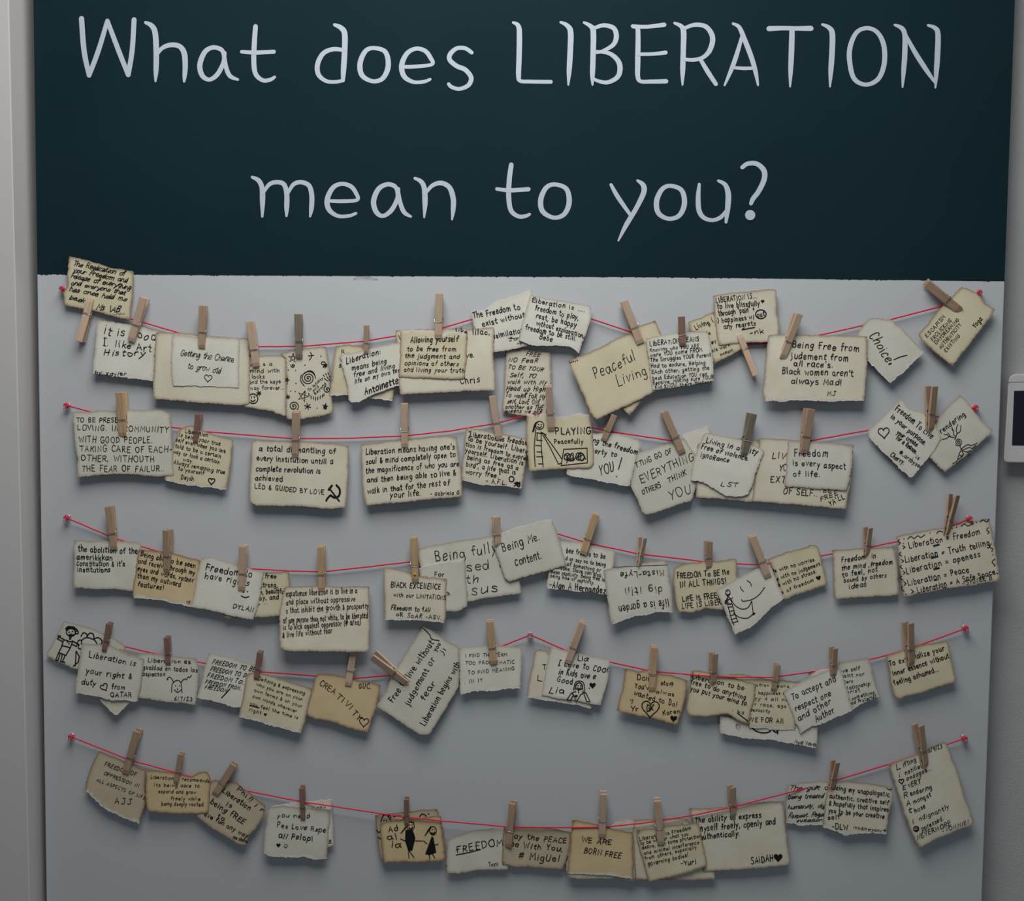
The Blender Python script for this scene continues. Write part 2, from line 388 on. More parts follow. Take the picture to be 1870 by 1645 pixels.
# ------------------------------------------------------------------ the board with its painted band and lettering
BW = 1.38
board = bpy.data.objects.new('display_board', None); COL.objects.link(board); board.location = (0, 0, 0)
tag(board, 'tall white display board with a dark teal painted top and white handwritten title', 'board')
prism('white_panel', [(-BW/2, 0), (BW/2, 0), (BW/2, .012), (-BW/2, .012)], 0, 2.42, M_BOARD, board, .0015)
rnd = random.Random(5)
pl, pm1, pm2, pr = pt(66.4, 500.5), pt(600, 503.5), pt(1200, 506), pt(1835.5, 513.5)
def border_z(x):
    q = [pl, pm1, pm2, pr]
    for i in range(3):
        if x <= q[i+1].x or i == 2: return q[i].z+(q[i+1].z-q[i].z)*(x-q[i].x)/(q[i+1].x-q[i].x)
V = []; F = []; NX = 620; rag = 0
for i in range(NX+1):
    x = -BW/2+.0008+(BW-.0016)*i/NX
    rag = .7*rag+rnd.gauss(0, .00008)
    z = border_z(x)+rag-(.0016*rnd.random()**14)-(.0015*max(0, 1-(i/28.0)) if i < 28 and rnd.random() < .5 else 0)
    V += [(x, -.0003, z), (x, -.0003, 2.4185)]
    if i: F.append((2*i-2, 2*i, 2*i+1, 2*i-1))
b0 = len(V); V += [(x, 0.0005, z) for (x, y, z) in V[0::2]]
for i in range(NX): F.append((2*i, b0+i, b0+i+1, 2*i+2))
band = link_mesh('painted_band', V, F, M_TEAL, board)
band['label'] = 'dark teal painted upper part of the board'
LT = '''0W c 290,66,18 299,180,18 317,268,16;c 317,268,16 350,180,17 382,74,15;c 382,74,15 420,175,17 456,266,16;c 456,266,17 470,180,17 477,70,17
0h c 518,80,11 540,92,17 552,118,19 556,185,19 555,250,17 553,289,7;c 557,197,10 576,172,14 605,160,16 637,164,17 655,188,19 659,232,18 657,268,15 655,290,8
0a c 797,225,12 795,190,14 783,174,15 755,169,15 728,186,17 711,230,18 719,268,17 744,283,14 772,266,16 794,225,15 799,188,13;c 797,190,12 804,238,15 818,270,15 846,283,9
0t c 909,94,16 905,150,17 903,220,17 910,264,16 936,286,14 962,283,13 977,274,10;c 860,184,12 905,187,14 974,184,14
0d c 1190,88,11 1213,99,17 1226,120,19 1226,180,19 1222,250,18 1220,287,12;c 1222,178,13 1185,175,15 1150,190,16 1130,228,17 1133,265,16 1160,288,13 1195,291,12 1221,286,12
0o C 1330,171,14 1300,182,16 1281,225,18 1288,268,17 1326,289,14 1362,278,16 1381,235,18 1371,185,16
0e c 1428,237,13 1470,237,13 1536,229,12 1531,205,15 1512,181,15 1480,173,14 1448,190,16 1429,232,18 1438,272,17 1472,292,13 1510,290,12 1530,282,10
0s c 1678,187,13 1655,172,14 1625,172,14 1602,192,16 1600,213,16 1625,235,16 1655,248,16 1676,276,16 1666,303,15 1635,316,13 1608,310,13 1596,299,12
1L c 53,80,9 70,90,15 75,118,18 74,200,18 72,265,17 77,287,13 110,290,13 187,291,13
1I c 222,79,9 244,90,15 257,113,19 256,180,19 252,250,17 249,302,6
1B c 305,80,9 328,93,15 338,113,19 337,200,18 335,262,17 335,302,6;c 343,99,12 375,90,14 410,100,16 420,130,17 408,160,15 370,182,11 348,187,10;c 350,183,10 395,190,14 425,215,17 433,245,18 423,275,16 388,293,14 355,288,12 341,281,10
1E c 478,93,13 492,98,14 497,115,16 496,220,18 496,270,16 506,289,13 545,290,14 597,289,15;c 480,94,14 530,95,13 590,88,15;c 498,193,12 550,192,12 595,187,14
1R c 627,82,9 650,93,15 659,113,19 658,180,18 656,250,17 655,302,6;c 663,100,12 700,88,14 740,96,16 762,132,18 754,175,17 730,203,14 695,213,13 663,211,12;c 720,213,13 745,255,16 774,299,14
1A c 867,128,11 850,188,15 830,245,15 805,303,7;c 835,84,9 857,97,14 875,138,17 900,203,17 915,255,15 924,303,7;c 832,240,10 870,243,12 915,242,11
1T c 963,102,18 1010,100,15 1060,101,15 1112,101,18;c 1045,104,18 1043,180,19 1040,250,16 1038,308,6
1I c 1153,87,9 1176,98,15 1188,120,19 1187,190,19 1183,250,17 1180,308,6
1O C 1312,100,14 1275,115,15 1252,165,17 1250,220,17 1266,280,16 1308,301,14 1352,280,16 1373,225,17 1371,160,17 1348,115,15
1N c 1411,89,9 1435,100,15 1446,125,17 1446,190,18 1442,250,16 1438,310,6;c 1444,114,10 1480,182,16 1520,245,16 1554,294,9;c 1529,90,9 1554,100,15 1564,122,18 1562,200,19 1558,260,16 1555,312,6
0m c 897,630,10 920,642,16 932,668,17 934,712,18 933,770,8;c 935,688,10 958,656,14 985,648,15 1010,656,16 1020,690,17 1020,735,17 1019,768,8;c 1023,690,10 1043,657,14 1070,648,15 1099,660,16 1109,695,17 1108,740,16 1103,770,7
0e c 1163,714,11 1215,716,13 1270,711,12 1267,688,14 1248,663,15 1215,654,14 1184,668,16 1164,710,18 1171,746,17 1202,768,13 1240,768,12 1266,759,10
0a c 1415,705,12 1412,675,14 1400,660,15 1375,656,15 1346,673,17 1329,715,18 1338,753,17 1362,768,14 1392,748,16 1413,708,15 1417,672,13;c 1416,676,12 1424,722,15 1438,755,15 1461,770,9
0n c 1476,634,10 1497,645,15 1509,668,17 1512,720,18 1509,773,6;c 1512,690,10 1538,660,14 1570,651,16 1599,667,17 1612,705,18 1612,745,16 1608,781,6
1t c 46,586,16 39,640,17 37,700,17 45,748,16 70,769,14 95,769,13 111,762,10;c -5,672,12 40,677,14 107,673,15
1o C 201,656,14 170,668,16 151,710,18 158,752,17 197,774,14 234,762,16 252,720,18 242,672,16
1y c 401,657,11 425,700,15 468,762,12;c 495,642,9 515,658,17 517,685,18 490,742,16 455,800,16 427,856,6
1o C 612,661,14 582,674,16 563,716,18 570,758,17 606,778,14 644,766,16 662,724,18 652,677,16
1u c 715,655,10 711,700,16 714,748,17 731,774,15 762,783,13 792,772,14 813,746,10;c 783,643,10 807,657,15 818,690,19 816,740,18 810,790,10
1? c 868,595,14 888,582,15 920,583,16 945,607,18 945,640,18 925,682,17 906,707,16 899,724,13;C 896,757,12 888,765,14 896,773,12 904,765,14'''
for ln in LT.split('\n'):
    ox = 0 if ln[0] == '0' else 910; V2 = []; F2 = []; dep = []
    for si, st in enumerate(ln[3:].split(';')):
        k, c = st.split(' ', 1)
        p = [tuple(float(q) for q in t.split(',')) for t in c.split()]
        p = [(ox+x/1.948, y/1.948, w/1.948) for x, y, w in p]
        p = smooth_pts(p, 8, k == 'C')
        n0 = len(V2); ribbon([q[:2] for q in p], [q[2]*1.04 for q in p], V2, F2); dep += [.0006+.00016*si+1.5e-6*j for j in range(len(V2)-n0)]
        if ln[1] == '?' and si == 1:
            cx, cy_ = ox+896/1.948, 765/1.948
            n0 = len(V2); F2.append(tuple(range(n0, n0+24))); V2 += [(cx+9.3*math.cos(i*.2618), cy_+9.3*math.sin(i*.2618)) for i in range(24)]; dep += [.0011]*24
    link_mesh('letter', [pt(x, y, d) for (x, y), d in zip(V2, dep)], F2, M_LETTER, band)

# ------------------------------------------------------------------ red strings (photo pixels of the path, depth in mm where it is not the usual 7)
ROWS = [[(113, 527), (175, 556), (239, 582), (341, 612), (463, 633), (555, 632), (665, 623), (724, 613), (807, 599), (862, 583), (975, 547), (1077, 581), (1160, 609), (1245, 622), (1362, 629), (1430, 625), (1505, 610), (1628, 583), (1724, 558), (1789, 534)],
        [(121, 740), (165, 752), (224, 766), (314, 780), (375, 788), (480, 796.5), (540, 801), (640, 800), (738, 796), (820, 787), (906, 773), (980, 753), (1083, 781), (1115, 788), (1222, 804), (1360, 811), (1478, 805), (1584, 786), (1700, 764), (1782, 744)],
        [(121, 945), (204, 981), (270, 1001), (306, 1012), (380, 1028), (452, 1038), (530, 1042.5), (588, 1044), (680, 1034), (756, 1025), (870, 1002), (975, 958), (1016, 974), (1068, 990), (1165, 1011), (1290, 1026), (1375, 1031), (1430, 1027), (1498, 1015), (1590, 999), (1660, 984), (1735, 962), (1771, 947)],
        [(115, 1151), (230, 1181), (281, 1193), (363, 1209), (470, 1226), (575, 1234), (644, 1239), (711, 1233), (800, 1214), (921, 1178), (969, 1159), (1036, 1189), (1115, 1209), (1192, 1226), (1301, 1235), (1345, 1236.5), (1412, 1236.5), (1473, 1228), (1520, 1220), (1590, 1204), (1658, 1186), (1764, 1147)],
        [(129, 1345), (235, 1387), (326, 1412), (405, 1432), (448, 1443.5), (552, 1464), (607, 1472), (698, 1486), (743, 1492), (808, 1499), (932, 1510), (1000, 1511), (1042, 1511), (1103, 1510), (1170, 1503.5), (1201, 1499), (1258, 1490), (1337, 1474), (1435, 1448.5), (1525, 1425), (1622, 1396), (1680, 1376), (1762, 1348)]]
FRONT = {3: (1240, 1470), 4: (575, 1440)}                            # stretches where the string runs over the notes
def row_y(r, x):
    P = ROWS[r]
    if x <= P[0][0]: return P[0][1]
    for i in range(len(P)-1):
        if x <= P[i+1][0]: return P[i][1]+(P[i+1][1]-P[i][1])*(x-P[i][0])/(P[i+1][0]-P[i][0])
    return P[-1][1]
LAY = .0015
def note_depth(r, layer, k, ph, x, y, curls=(), slope=.04):
    dy = y-row_y(r, x)
    d = .0072+LAY*layer+.001*slope*max(-50.0, min(dy, 200.0))
    d += .00028*math.sin(x*.031+ph)+.00026*math.sin(y*.037+ph*1.7+x*.008)
    for (cx, cy_, rad, hh) in curls:
        q = math.hypot(x-cx, y-cy_)/rad
        if q < 1: d += hh*.001*(1-q)**2*(1+2*q)
    return d
ORD = ['topmost of the five red strings', 'second red string from the top', 'third red string, across the middle of the board', 'fourth red string from the top', 'lowest of the five red strings']
TACKS = [(0, 113, 527, 's'), (0, 1789, 534, 'e'), (1, 121, 740, 's'), (1, 980, 754, 'm'), (1, 1782, 744, 'e'), (2, 121, 945, 's'), (2, 1771, 947, 'e'), (3, 968, 1160, 'm'), (3, 1764, 1147, 'e'), (4, 129, 1345, 's'), (4, 1762, 1348, 'e')]
rnd = random.Random(11)
for r, P in enumerate(ROWS):
    Q = []
    for i in range(len(P)-1):
        for j in range(8):
            t = j/8; Q.append((P[i][0]+(P[i+1][0]-P[i][0])*t, P[i][1]+(P[i+1][1]-P[i][1])*t))
    Q.append(P[-1]); pts = []; D = []
    for (x, y) in Q:
        d = .0056
        if r in FRONT and FRONT[r][0]-25 < x < FRONT[r][1]+25:
            u = min(1, (x-FRONT[r][0]+25)/25, (FRONT[r][1]+25-x)/25); d += u*(.0062 if r == 3 else .0070)
        if r == 0 and x < 240: d = .0052
        D.append(d)
    for (rr, tx, ty, kind) in TACKS:
        ln = 9 if (r, kind) in ((0, 's'), (0, 'e'), (1, 'e'), (2, 'e')) else .5 if (r, kind) == (1, 'm') else 45
        if rr == r: D = [max(d, .0095-.0039*abs(q[0]-tx)/ln) if abs(q[0]-tx) < ln else d for d, q in zip(D, Q)]
    if r > 2: D = [sum(D[max(0, i-2):i+3])/len(D[max(0, i-2):i+3]) for i in range(len(D))]
    pts = [pt(x, y+rnd.gauss(0, .12), d) for (x, y), d in zip(Q, D)]
    V = []; F = []; tube(pts, .00095, V, F, 6)
    for (rr, tx, ty, kind) in TACKS:                                 # turns of string round the push pins
        if rr != r: continue
        c = pt(tx, ty, .0098); turns = (0 if r == 1 else 1) if kind == 'm' else 2
        for q in range(turns):
            R0 = .0031+.0004*q
            lp = [c+Vector((R0*math.cos(t*.524), .0012*(q-.5)+.0006*math.sin(t*.524), R0*math.sin(t*.524))) for t in range(12)]
            tube(lp, .00075, V, F, 6, True)
        if kind != 'm':                                              # the knot and its loose end
            s = -1 if kind == 's' else 1
            tube([c+Vector((.002*s, -.0016, -.003)), c+Vector((.0035*s, -.002, -.005)), c+Vector((.003*s, -.0014, -.0065))], .0005, V, F, 5)
            tube([c+Vector((-.003, -.002, -.001)), c+Vector((0, -.0032, .0012)), c+Vector((.003, -.002, -.0012)), c+Vector((.001, -.0032, -.003))], .0006, V, F, 5)
    org = pts[len(pts)//2]
    so = link_mesh('red_string', V, F, M_STRING, smooth=True, origin=org)
    tag(so, ORD[r], 'string', 'red strings pinned across the board')

# ------------------------------------------------------------------ clear push pins
def lathe(prof, V, F, seg=16):
    b = len(V)
    for (rr, y) in prof:
        for k in range(seg): V.append((rr*math.cos(2*math.pi*k/seg), y, rr*math.sin(2*math.pi*k/seg)))
    for i in range(len(prof)-1):
        for k in range(seg): F.append((b+i*seg+k, b+i*seg+(k+1) % seg, b+(i+1)*seg+(k+1) % seg, b+(i+1)*seg+k))
    F.append(tuple(b+k for k in range(seg))); F.append(tuple(b+(len(prof)-1)*seg+k for k in range(seg))[::-1])
V = []; F = []; lathe([(.0042, -.0034), (.0046, -.0042), (.0042, -.0050), (.0026, -.0056), (.0021, -.0085), (.0025, -.0104), (.0034, -.0112), (.0035, -.0120), (.0029, -.0125)], V, F, 20)
HEAD0 = link_mesh('head', V, F, M_CLEAR, smooth=True)
V = []; F = []; lathe([(.0002, .006), (.0005, .004), (.0005, -.004)], V, F, 8)
NEED0 = link_mesh('needle', V, F, M_METAL, smooth=True)
first_tack = [True]
def push_pin(x, y, label, base=0.0):
    root = bpy.data.objects.new('push_pin', None); COL.objects.link(root); root.location = pt(x, y, .0098)+Vector((0, .0098-base, 0))
    root.rotation_euler = (0, rnd.uniform(0, 3), 0)
    tag(root, label, 'push pin', 'clear push pins in the board')
    for p in (HEAD0, NEED0):
        q = p if first_tack[0] else p.copy()
        if not first_tack[0]: COL.objects.link(q)
        q.parent = root
    first_tack[0] = False
WH = ['top', 'second', 'third', 'fourth', 'lowest']
for (r, x, y, kind) in TACKS:
    push_pin(x, y, 'clear push pin %s the %s red string' % ({'s': 'at the left end of', 'e': 'at the right end of', 'm': 'holding up the middle of'}[kind], WH[r]))
push_pin(976, 546, 'clear push pin through the corner of the torn "Freedom to play" note', .001)
push_pin(1347, 1323, 'clear push pin under the note about putting your mind to anything', .0)

# ------------------------------------------------------------------ clothespins: two wooden prongs and a wire spring, 72 mm long, jaws at z = 0
def prong_mesh():
    L = .072
    prof = [(-.0009, 0), (-.0027, 0), (-.0040, .006), (-.0046, .020), (-.0047, .0245), (-.0040, .0252), (-.0040, .0268), (-.0048, .0275), (-.0062, .045), (-.0080, .071), (-.0078, .072), (-.0050, .072), (-.0046, .071), (-.0026, .046), (-.0008, .0345), (-.0018, .0325), (-.0018, .0295), (-.0008, .0275), (-.0008, .014), (-.0014, .011), (-.0014, .008), (-.0009, .005)]
    n = len(prof); h = .005; c = .0005; V = []; F = []
    for (x, ins) in ((-h, c), (-h+c, 0), (h-c, 0), (h, c)):
        for i, (y, z) in enumerate(prof):
            if ins:
                a, b = prof[i-1], prof[(i+1) % n]; tx, tz = b[0]-a[0], b[1]-a[1]; l = math.hypot(tx, tz)
                y, z = y+tz/l*ins*.6, z-tx/l*ins*.6
            V.append((x, y, z))
    for k in range(3):
        for i in range(n): F.append((k*n+i, k*n+(i+1) % n, (k+1)*n+(i+1) % n, (k+1)*n+i))
    for base in (0, 3*n):
        P = [Vector((p[0], p[1], 0)) for p in prof]
        for t in tessellate_polygon([P]): F.append(tuple(base+i for i in t))
    return V, F
PV, PF = prong_mesh(); PRONG = {}
for k, m in WOOD.items():
    q = link_mesh('prong', PV, PF, m); orient(q); PRONG[k] = q.data; bpy.data.objects.remove(q)
SPR = {}
for s in (1, -1):
    V = []; F = []; h = .0058
    coil = [Vector((s*(-h*.75+h*1.5*i/40), .0019*math.cos(i*.628+.6), .031+.0019*math.sin(i*.628+.6))) for i in range(41)]
    arm = [coil[-1]+Vector((s*.0012, -.001, .0002)), Vector((s*h, -.0022, .0335)), Vector((s*h, -.0050, .0268)), Vector((s*h*.93, -.0052, .0260)), Vector((s*-h*.9, -.0050, .0260)), Vector((s*-h, -.0040, .0262))]
    back = [Vector((-p.x, -p.y, p.z)) for p in arm]
    tube(back[::-1]+coil+arm, .00055, V, F, 6)
    q = link_mesh('spring', V, F, M_METAL, smooth=True); SPR[s] = q.data; bpy.data.objects.remove(q)
def clothespin(r, hx, hy, jx, jy, w, tone, label, layer=1, twist=0.0, side=1, lean=.0028, dot=False, deep=None):
    """hx, hy: handle end and jx, jy: jaw end in photo pixels; w: width in pixels"""
    dj = deep if deep is not None else note_depth(r, layer, 0, 0, jx, jy)-.0004
    J = pt(jx, jy, dj); H = pt(hx, hy, dj+lean)
    z = (H-J); L = z.length; z.normalize(); y = Vector((0, 1, 0)); y = (y-z*y.dot(z)).normalized(); x = y.cross(z)
    ca, sa = math.cos(twist), math.sin(twist); x, y = x*ca+y*sa, y*ca-x*sa
    sw = w*.00077/.010; sl = L/.072; sd = min(1.0, .35+.65*sl)
    root = bpy.data.objects.new('clothespin', None); COL.objects.link(root)
    root.matrix_world = Matrix.Translation(J) @ Matrix((x*sw, y*sd, z*sl)).transposed().to_4x4()
    tag(root, label, 'clothespin', 'wooden clothespins on the red strings')
    for f in (0, 1):
        q = bpy.data.objects.new('prong', PRONG[tone]); COL.objects.link(q); q.parent = root
        if f: q.rotation_euler = (0, 0, math.pi)
    q = bpy.data.objects.new('spring', SPR[side]); COL.objects.link(q); q.parent = root
    if dot:
        V = []; F = []; lathe([(.0024, -.0046), (.0020, -.0052), (.0008, -.0054)], V, F, 14)
        q = link_mesh('paint_dot', [(a_, b_2, c_+.0125) for a_, b_2, c_ in V], F, M_YELLOW, root, True); q['label'] = 'yellow paint dot'
    return root

# ------------------------------------------------------------------ handwritten notes
REG = {'A': (60, 450, 3.74), 'B': (430, 500, 3.74), 'C': (830, 500, 3.74), 'D': (1160, 480, 3.74), 'E': (1450, 480, 3.917), 'F': (80, 690, 4.675), 'G': (430, 720, 3.74), 'H': (820, 690, 4.452),
       'I': (1100, 720, 3.74), 'J': (80, 890, 3.896), 'K': (430, 940, 3.74), 'L': (680, 920, 4.156), 'M': (980, 920, 3.896), 'N': (1290, 890, 3.224), 'O': (60, 1110, 4.452), 'P': (350, 1140, 3.74),
       'Q': (800, 1110, 3.74), 'R': (1120, 1110, 4.452), 'S': (1400, 1110, 3.979), 'T': (80, 1310, 4.452), 'U': (340, 1360, 3.74), 'V': (670, 1420, 3.74), 'W': (1000, 1400, 3.896), 'X': (1390, 1300, 3.896)}
def inside(P, x, y):
    c = False; j = len(P)-1
    for i in range(len(P)):
        if (P[i][1] > y) != (P[j][1] > y) and x < (P[j][0]-P[i][0])*(y-P[i][1])/(P[j][1]-P[i][1])+P[i][0]: c = not c
        j = i
    return c
NOTE_NO = [0]
def note(r, reg, layer, tone, phrase, outline, lines=(), doodle=(), pen=2.4, torn='', curls=(), slope=.04, slant=0.0, dpen=None, wob=1.0, cat='note', rough=1.0, join=False):
    """outline: corner points in zoom coordinates of region reg; lines: (text, x0, y0, x1, y1, capital height[, pen factor])"""
    NOTE_NO[0] += 1; rn = random.Random(NOTE_NO[0]*13+1); ph = rn.uniform(0, 6); sl0 = rn.uniform(-.05, .12)
    x0, y0, s = REG[reg]; T = lambda x, y: (x0+x/s, y0+y/s)
    C = [T(outline[i], outline[i+1]) for i in range(0, len(outline), 2)]
    curls = [(*T(c[0], c[1]), c[2]/s, c[3]) for c in curls]
    D = lambda x, y: note_depth(r, layer, 0, ph, x, y, curls, slope)
    # deckled outline
    n = len(C); ar = sum(C[i][0]*C[(i+1) % n][1]-C[(i+1) % n][0]*C[i][1] for i in range(n))
    if ar < 0: C = C[::-1]
    R = []; low = 0
    for i in range(n):
        p, q = C[i], C[(i+1) % n]; l = math.hypot(q[0]-p[0], q[1]-p[1]); m = max(2, int(l/2.6)); nx, ny = (q[1]-p[1])/l, -(q[0]-p[0])/l
        tr = any((c == 'B' and ny > .55) or (c == 'T' and ny < -.55) or (c == 'L' and nx < -.55) or (c == 'R' and nx > .55) for c in torn)
        for j in range(m):
            t = j/m; low = .82*low+rn.gauss(0, .34)*rough
            amp = low*(1.25 if tr else .85)+rn.gauss(0, .36)*rough
            if j == 0: amp = -.8+amp*.3
            R.append((p[0]+(q[0]-p[0])*t+nx*amp, p[1]+(q[1]-p[1])*t+ny*amp, 1.0 if tr else 0.0))
    N = len(R); P2 = [Vector((a_[0], a_[1])) for a_ in R]
    xs = [a_[0] for a_ in R]; ys = [a_[1] for a_ in R]; g = 6.5; pts2 = list(P2)
    yy = min(ys)+3
    while yy < max(ys):
        xx = min(xs)+3
        while xx < max(xs):
            ux, uy = xx+rn.uniform(-1.2, 1.2), yy+rn.uniform(-1.2, 1.2)
            if inside(R, ux, uy) and min((ux-a_[0])**2+(uy-a_[1])**2 for a_ in R) > 5.5: pts2.append(Vector((ux, uy)))
            xx += g
        yy += g
    vo, _, fo, _, _, _ = delaunay_2d_cdt(pts2, [(i, (i+1) % N) for i in range(N)], [list(range(N))], 1, 1e-4)
    V = []; E = []; TN = []
    for v in vo:
        best = 1e9; tv = 0
        for a_ in R:
            q = (v[0]-a_[0])**2+(v[1]-a_[1])**2
            if q < best: best = q; tv = a_[2]
        q = math.sqrt(best); E.append(max(0, 1-q/9.5)); TN.append(tv*max(0, 1-q/4.2))
    nv = len(vo)
    for v, e in zip(vo, E): V.append(pt(v[0], v[1], D(v[0], v[1])))
    F = [tuple(f)[::-1] for f in fo]
    cnt = {}
    for f in F:
        for a_, b_2 in zip(f, f[1:]+f[:1]): cnt[(a_, b_2)] = 1
    rim = [(a_, b_2) for (a_, b_2) in cnt if (b_2, a_) not in cnt]
    th = Vector((0, .0007, 0)); V += [v+th for v in V[:nv]]
    F += [tuple(i+nv for i in f)[::-1] for f in F[:]]
    F += [(b_2, a_, a_+nv, b_2+nv) for a_, b_2 in rim]
    cxm = sum(xs)/N; cym = sum(ys)/N; org = pt(cxm, cym, D(cxm, cym))
    o = link_mesh('paper_note', V, F, PAPER[tone], smooth=False, origin=org)
    me = o.data
    nrm = (V[F[0][1]]-V[F[0][0]]).cross(V[F[0][2]]-V[F[0][0]])
    if nrm.y > 0: me.flip_normals()
    me.polygons.foreach_set('use_smooth', [len(p.vertices) == 3 for p in me.polygons])
    rs = {frozenset(e) for e in rim}; rs |= {frozenset((a_+nv, b_2+nv)) for a_, b_2 in rim}
    for e in me.edges:
        if frozenset(e.vertices) in rs: e.use_edge_sharp = True
    for nm, arr in (('edge', E), ('torn', TN)):
        at = me.attributes.new(nm, 'FLOAT', 'POINT'); at.data.foreach_set('value', arr+arr)
    tag(o, '%s torn paper note %s' % (TONE[tone], phrase), cat, 'handwritten notes on the red strings')
    def ink(name, V2, F2):
        if not V2: return
        inv = []
        for i, (x, y) in enumerate(V2): inv.append(pt(x, y, D(x, y)+.00030+(i % 97)*1.2e-6)-org)
        link_mesh(name, inv, F2, M_INK, o)
    V2 = []; F2 = []
    for ln in lines:
        t, a0, b0, a1, b1, h = ln[:6]; p, q = T(a0, b0), T(a1, b1)
        write(V2, F2, rn, t, p[0], p[1], q[0], q[1], h/s, pen*(ln[6] if len(ln) > 6 else 1), slant+sl0, wob, join)
    ink('handwriting', V2, F2)
    V2 = []; F2 = []; draw(V2, F2, doodle, T, 1/s, .8*(dpen or pen))
    ink('drawing', V2, F2)
    return o
# ------------------------------------------------------------------ first string
note(0, 'A', 1, 't', 'about the realization of freedom, held upright over the teal edge', (248,65,360,90,520,140,687,172,685,300,672,420,668,495,590,488,480,455,330,425,220,405,205,320,235,270,240,150),
     [('The Realization of',272,128,625,200,40),('your Freedom and',272,172,645,248,40),('release of everything',255,212,668,296,40),('and everyone that',258,258,630,330,36),('has once held me',245,302,638,376,38),('back',245,358,350,384,38),('Ms \\AB',430,432,590,448,50),('-HH-',545,468,632,466,16)], join=True, pen=2.5, slant=.2, slope=.02)
note(0, 'A', 0, 'w', 'saying "I like Art History" with large childlike letters', (440,505,560,520,740,545,870,585,835,700,825,920,700,905,560,885,405,868,425,700),
     [('it is good',485,598,832,640,70),('|. like Art',480,672,808,718,55),('History',485,738,762,748,48),('by xavier',422,870,636,884,34,1.25)], pen=2.5, torn='B', wob=1.6)
note(0, 'A', 1, 'c', 'large and blank, behind the "Getting the Chance" note', (838,590,960,588,1200,610,1480,630,1482,800,1480,1075,1380,1085,1200,1070,1000,1055,820,1040,825,850))
note(0, 'A', 2, 'w', 'reading "Getting the Chance to grow old" with a heart', (955,600,1100,615,1250,622,1415,630,1410,800,1408,968,1250,960,1100,955,955,950,945,800),
     [('Getting the Chance',1005,742,1370,790,52),('to grow old',1055,830,1280,866,48)], [('h',1197,898,26,.1)], join=True, pen=1.55, torn='B', slant=.1)
note(0, 'B', 0, 'c', 'about a mind with locks and keys, with a smiley face', (60,570,160,560,250,555,345,562,345,970,240,940,60,905),
     [('or  s a',100,628,250,626,26),('mind with',100,676,302,672,32),('locks',110,714,200,712,32),('and the keys',92,748,308,746,30),('away forever...',82,790,334,788,30)], [('e',120,852,33,33),('s',(108,838,109,846)),('s',(128,836,129,844)),('c',(105,862,118,872,134,860)),('ast',160,815,15)], pen=2.4)
note(0, 'B', 1, 'c', 'covered in doodled stars, spirals and dots', (300,545,400,525,500,505,620,498,640,620,650,760,668,950,560,975,420,995,350,990,340,930,345,700,340,580),
     [('To Infinity',502,804,600,716,24),('and',532,806,572,772,22),('Beyond',545,826,622,752,24,1.3)],
     [('star',392,575,32,.1),('sp',393,625,15,1.6),('c',(512,535,522,560,505,588)),('s',(498,560,535,556)),('e',600,610,14,10),('scr',612,628,16,14,14),('sp',497,712,50,3.0),('c',(450,690,446,730,470,765)),('c',(470,680,500,662,530,670,545,700)),('sp',627,788,25,1.7),('star',462,835,38,.35),('sp',398,903,36,2.3),('ast',493,905,22),('star',613,905,20,.2),('f',(600,900,628,900,618,925,608,925)),('star',352,725,16,.3),('ast',357,840,14),('d',(582,562,474,623,360,655,410,660,412,747,377,800,407,803,557,916,390,980,352,750)),
      ('s',(600,690,608,700)),('s',(615,680,622,690)),('s',(632,675,638,686)),('s',(608,712,616,722)),('s',(625,702,632,712)),('s',(640,695,645,706)),('s',(622,724,630,732)),('s',(638,718,644,728)),('s',(500,815,503,830)),('s',(515,832,518,850)),('s',(532,838,534,855)),('s',(548,842,548,862)),('s',(563,840,562,860)),('s',(580,832,578,852)),('s',(595,824,592,842)),('s',(606,818,602,834))], pen=2.3, dpen=2.0, slope=.012)
note(0, 'B', 0, 't', 'half hidden behind the signed note on living life on own terms', (683,490,790,482,910,510,1100,620,1085,780,1072,868,980,855,800,835,640,828,660,640), [('R..',722,545,780,535,28),('s',706,640,722,640,44)], pen=2.5, torn='B')
note(0, 'B', 2, 'w', 'saying liberation means being free and living, tilted upward', (708,555,850,530,1000,490,1130,465,1200,740,1195,765,1090,770,950,820,830,875,780,870,755,740,735,650),
     [('Liberation:',755,614,990,544,46),('means being',795,660,1032,608,40),('free and living',808,706,1088,640,38),('life on my own ter',815,750,1120,668,36),('Antoinette',885,826,1112,746,54,1.35)], pen=2.3, torn='B', slant=.3)
note(0, 'B', 2, 'c', 'large with a signature in its lower corner, behind "Allowing yourself"', (1092,385,1300,380,1500,375,1768,368,1762,550,1770,650,1775,795,1600,800,1400,810,1125,825,1115,770,1120,600,1100,470),
     [('\\',1115,450,1128,450,36),('like lilac,',1505,412,1738,414,44),('ve.',1575,568,1632,568,42),('Chris',1535,752,1668,738,52)], pen=2.4)
note(0, 'B', 3, 't', 'beginning "Allowing yourself to be free from the judgment"', (1130,390,1200,378,1300,385,1430,405,1540,395,1582,410,1580,560,1562,715,1450,715,1300,712,1118,705,1125,550),
     [('Allowing yourself',1195,468,1518,462,48),('to be free from',1170,525,1505,528,38),('the judgment and',1155,572,1528,578,38),('opinions of others',1155,622,1522,628,36),('and living your truth',1148,666,1562,674,36)], pen=2.5, torn='T', slant=.1)
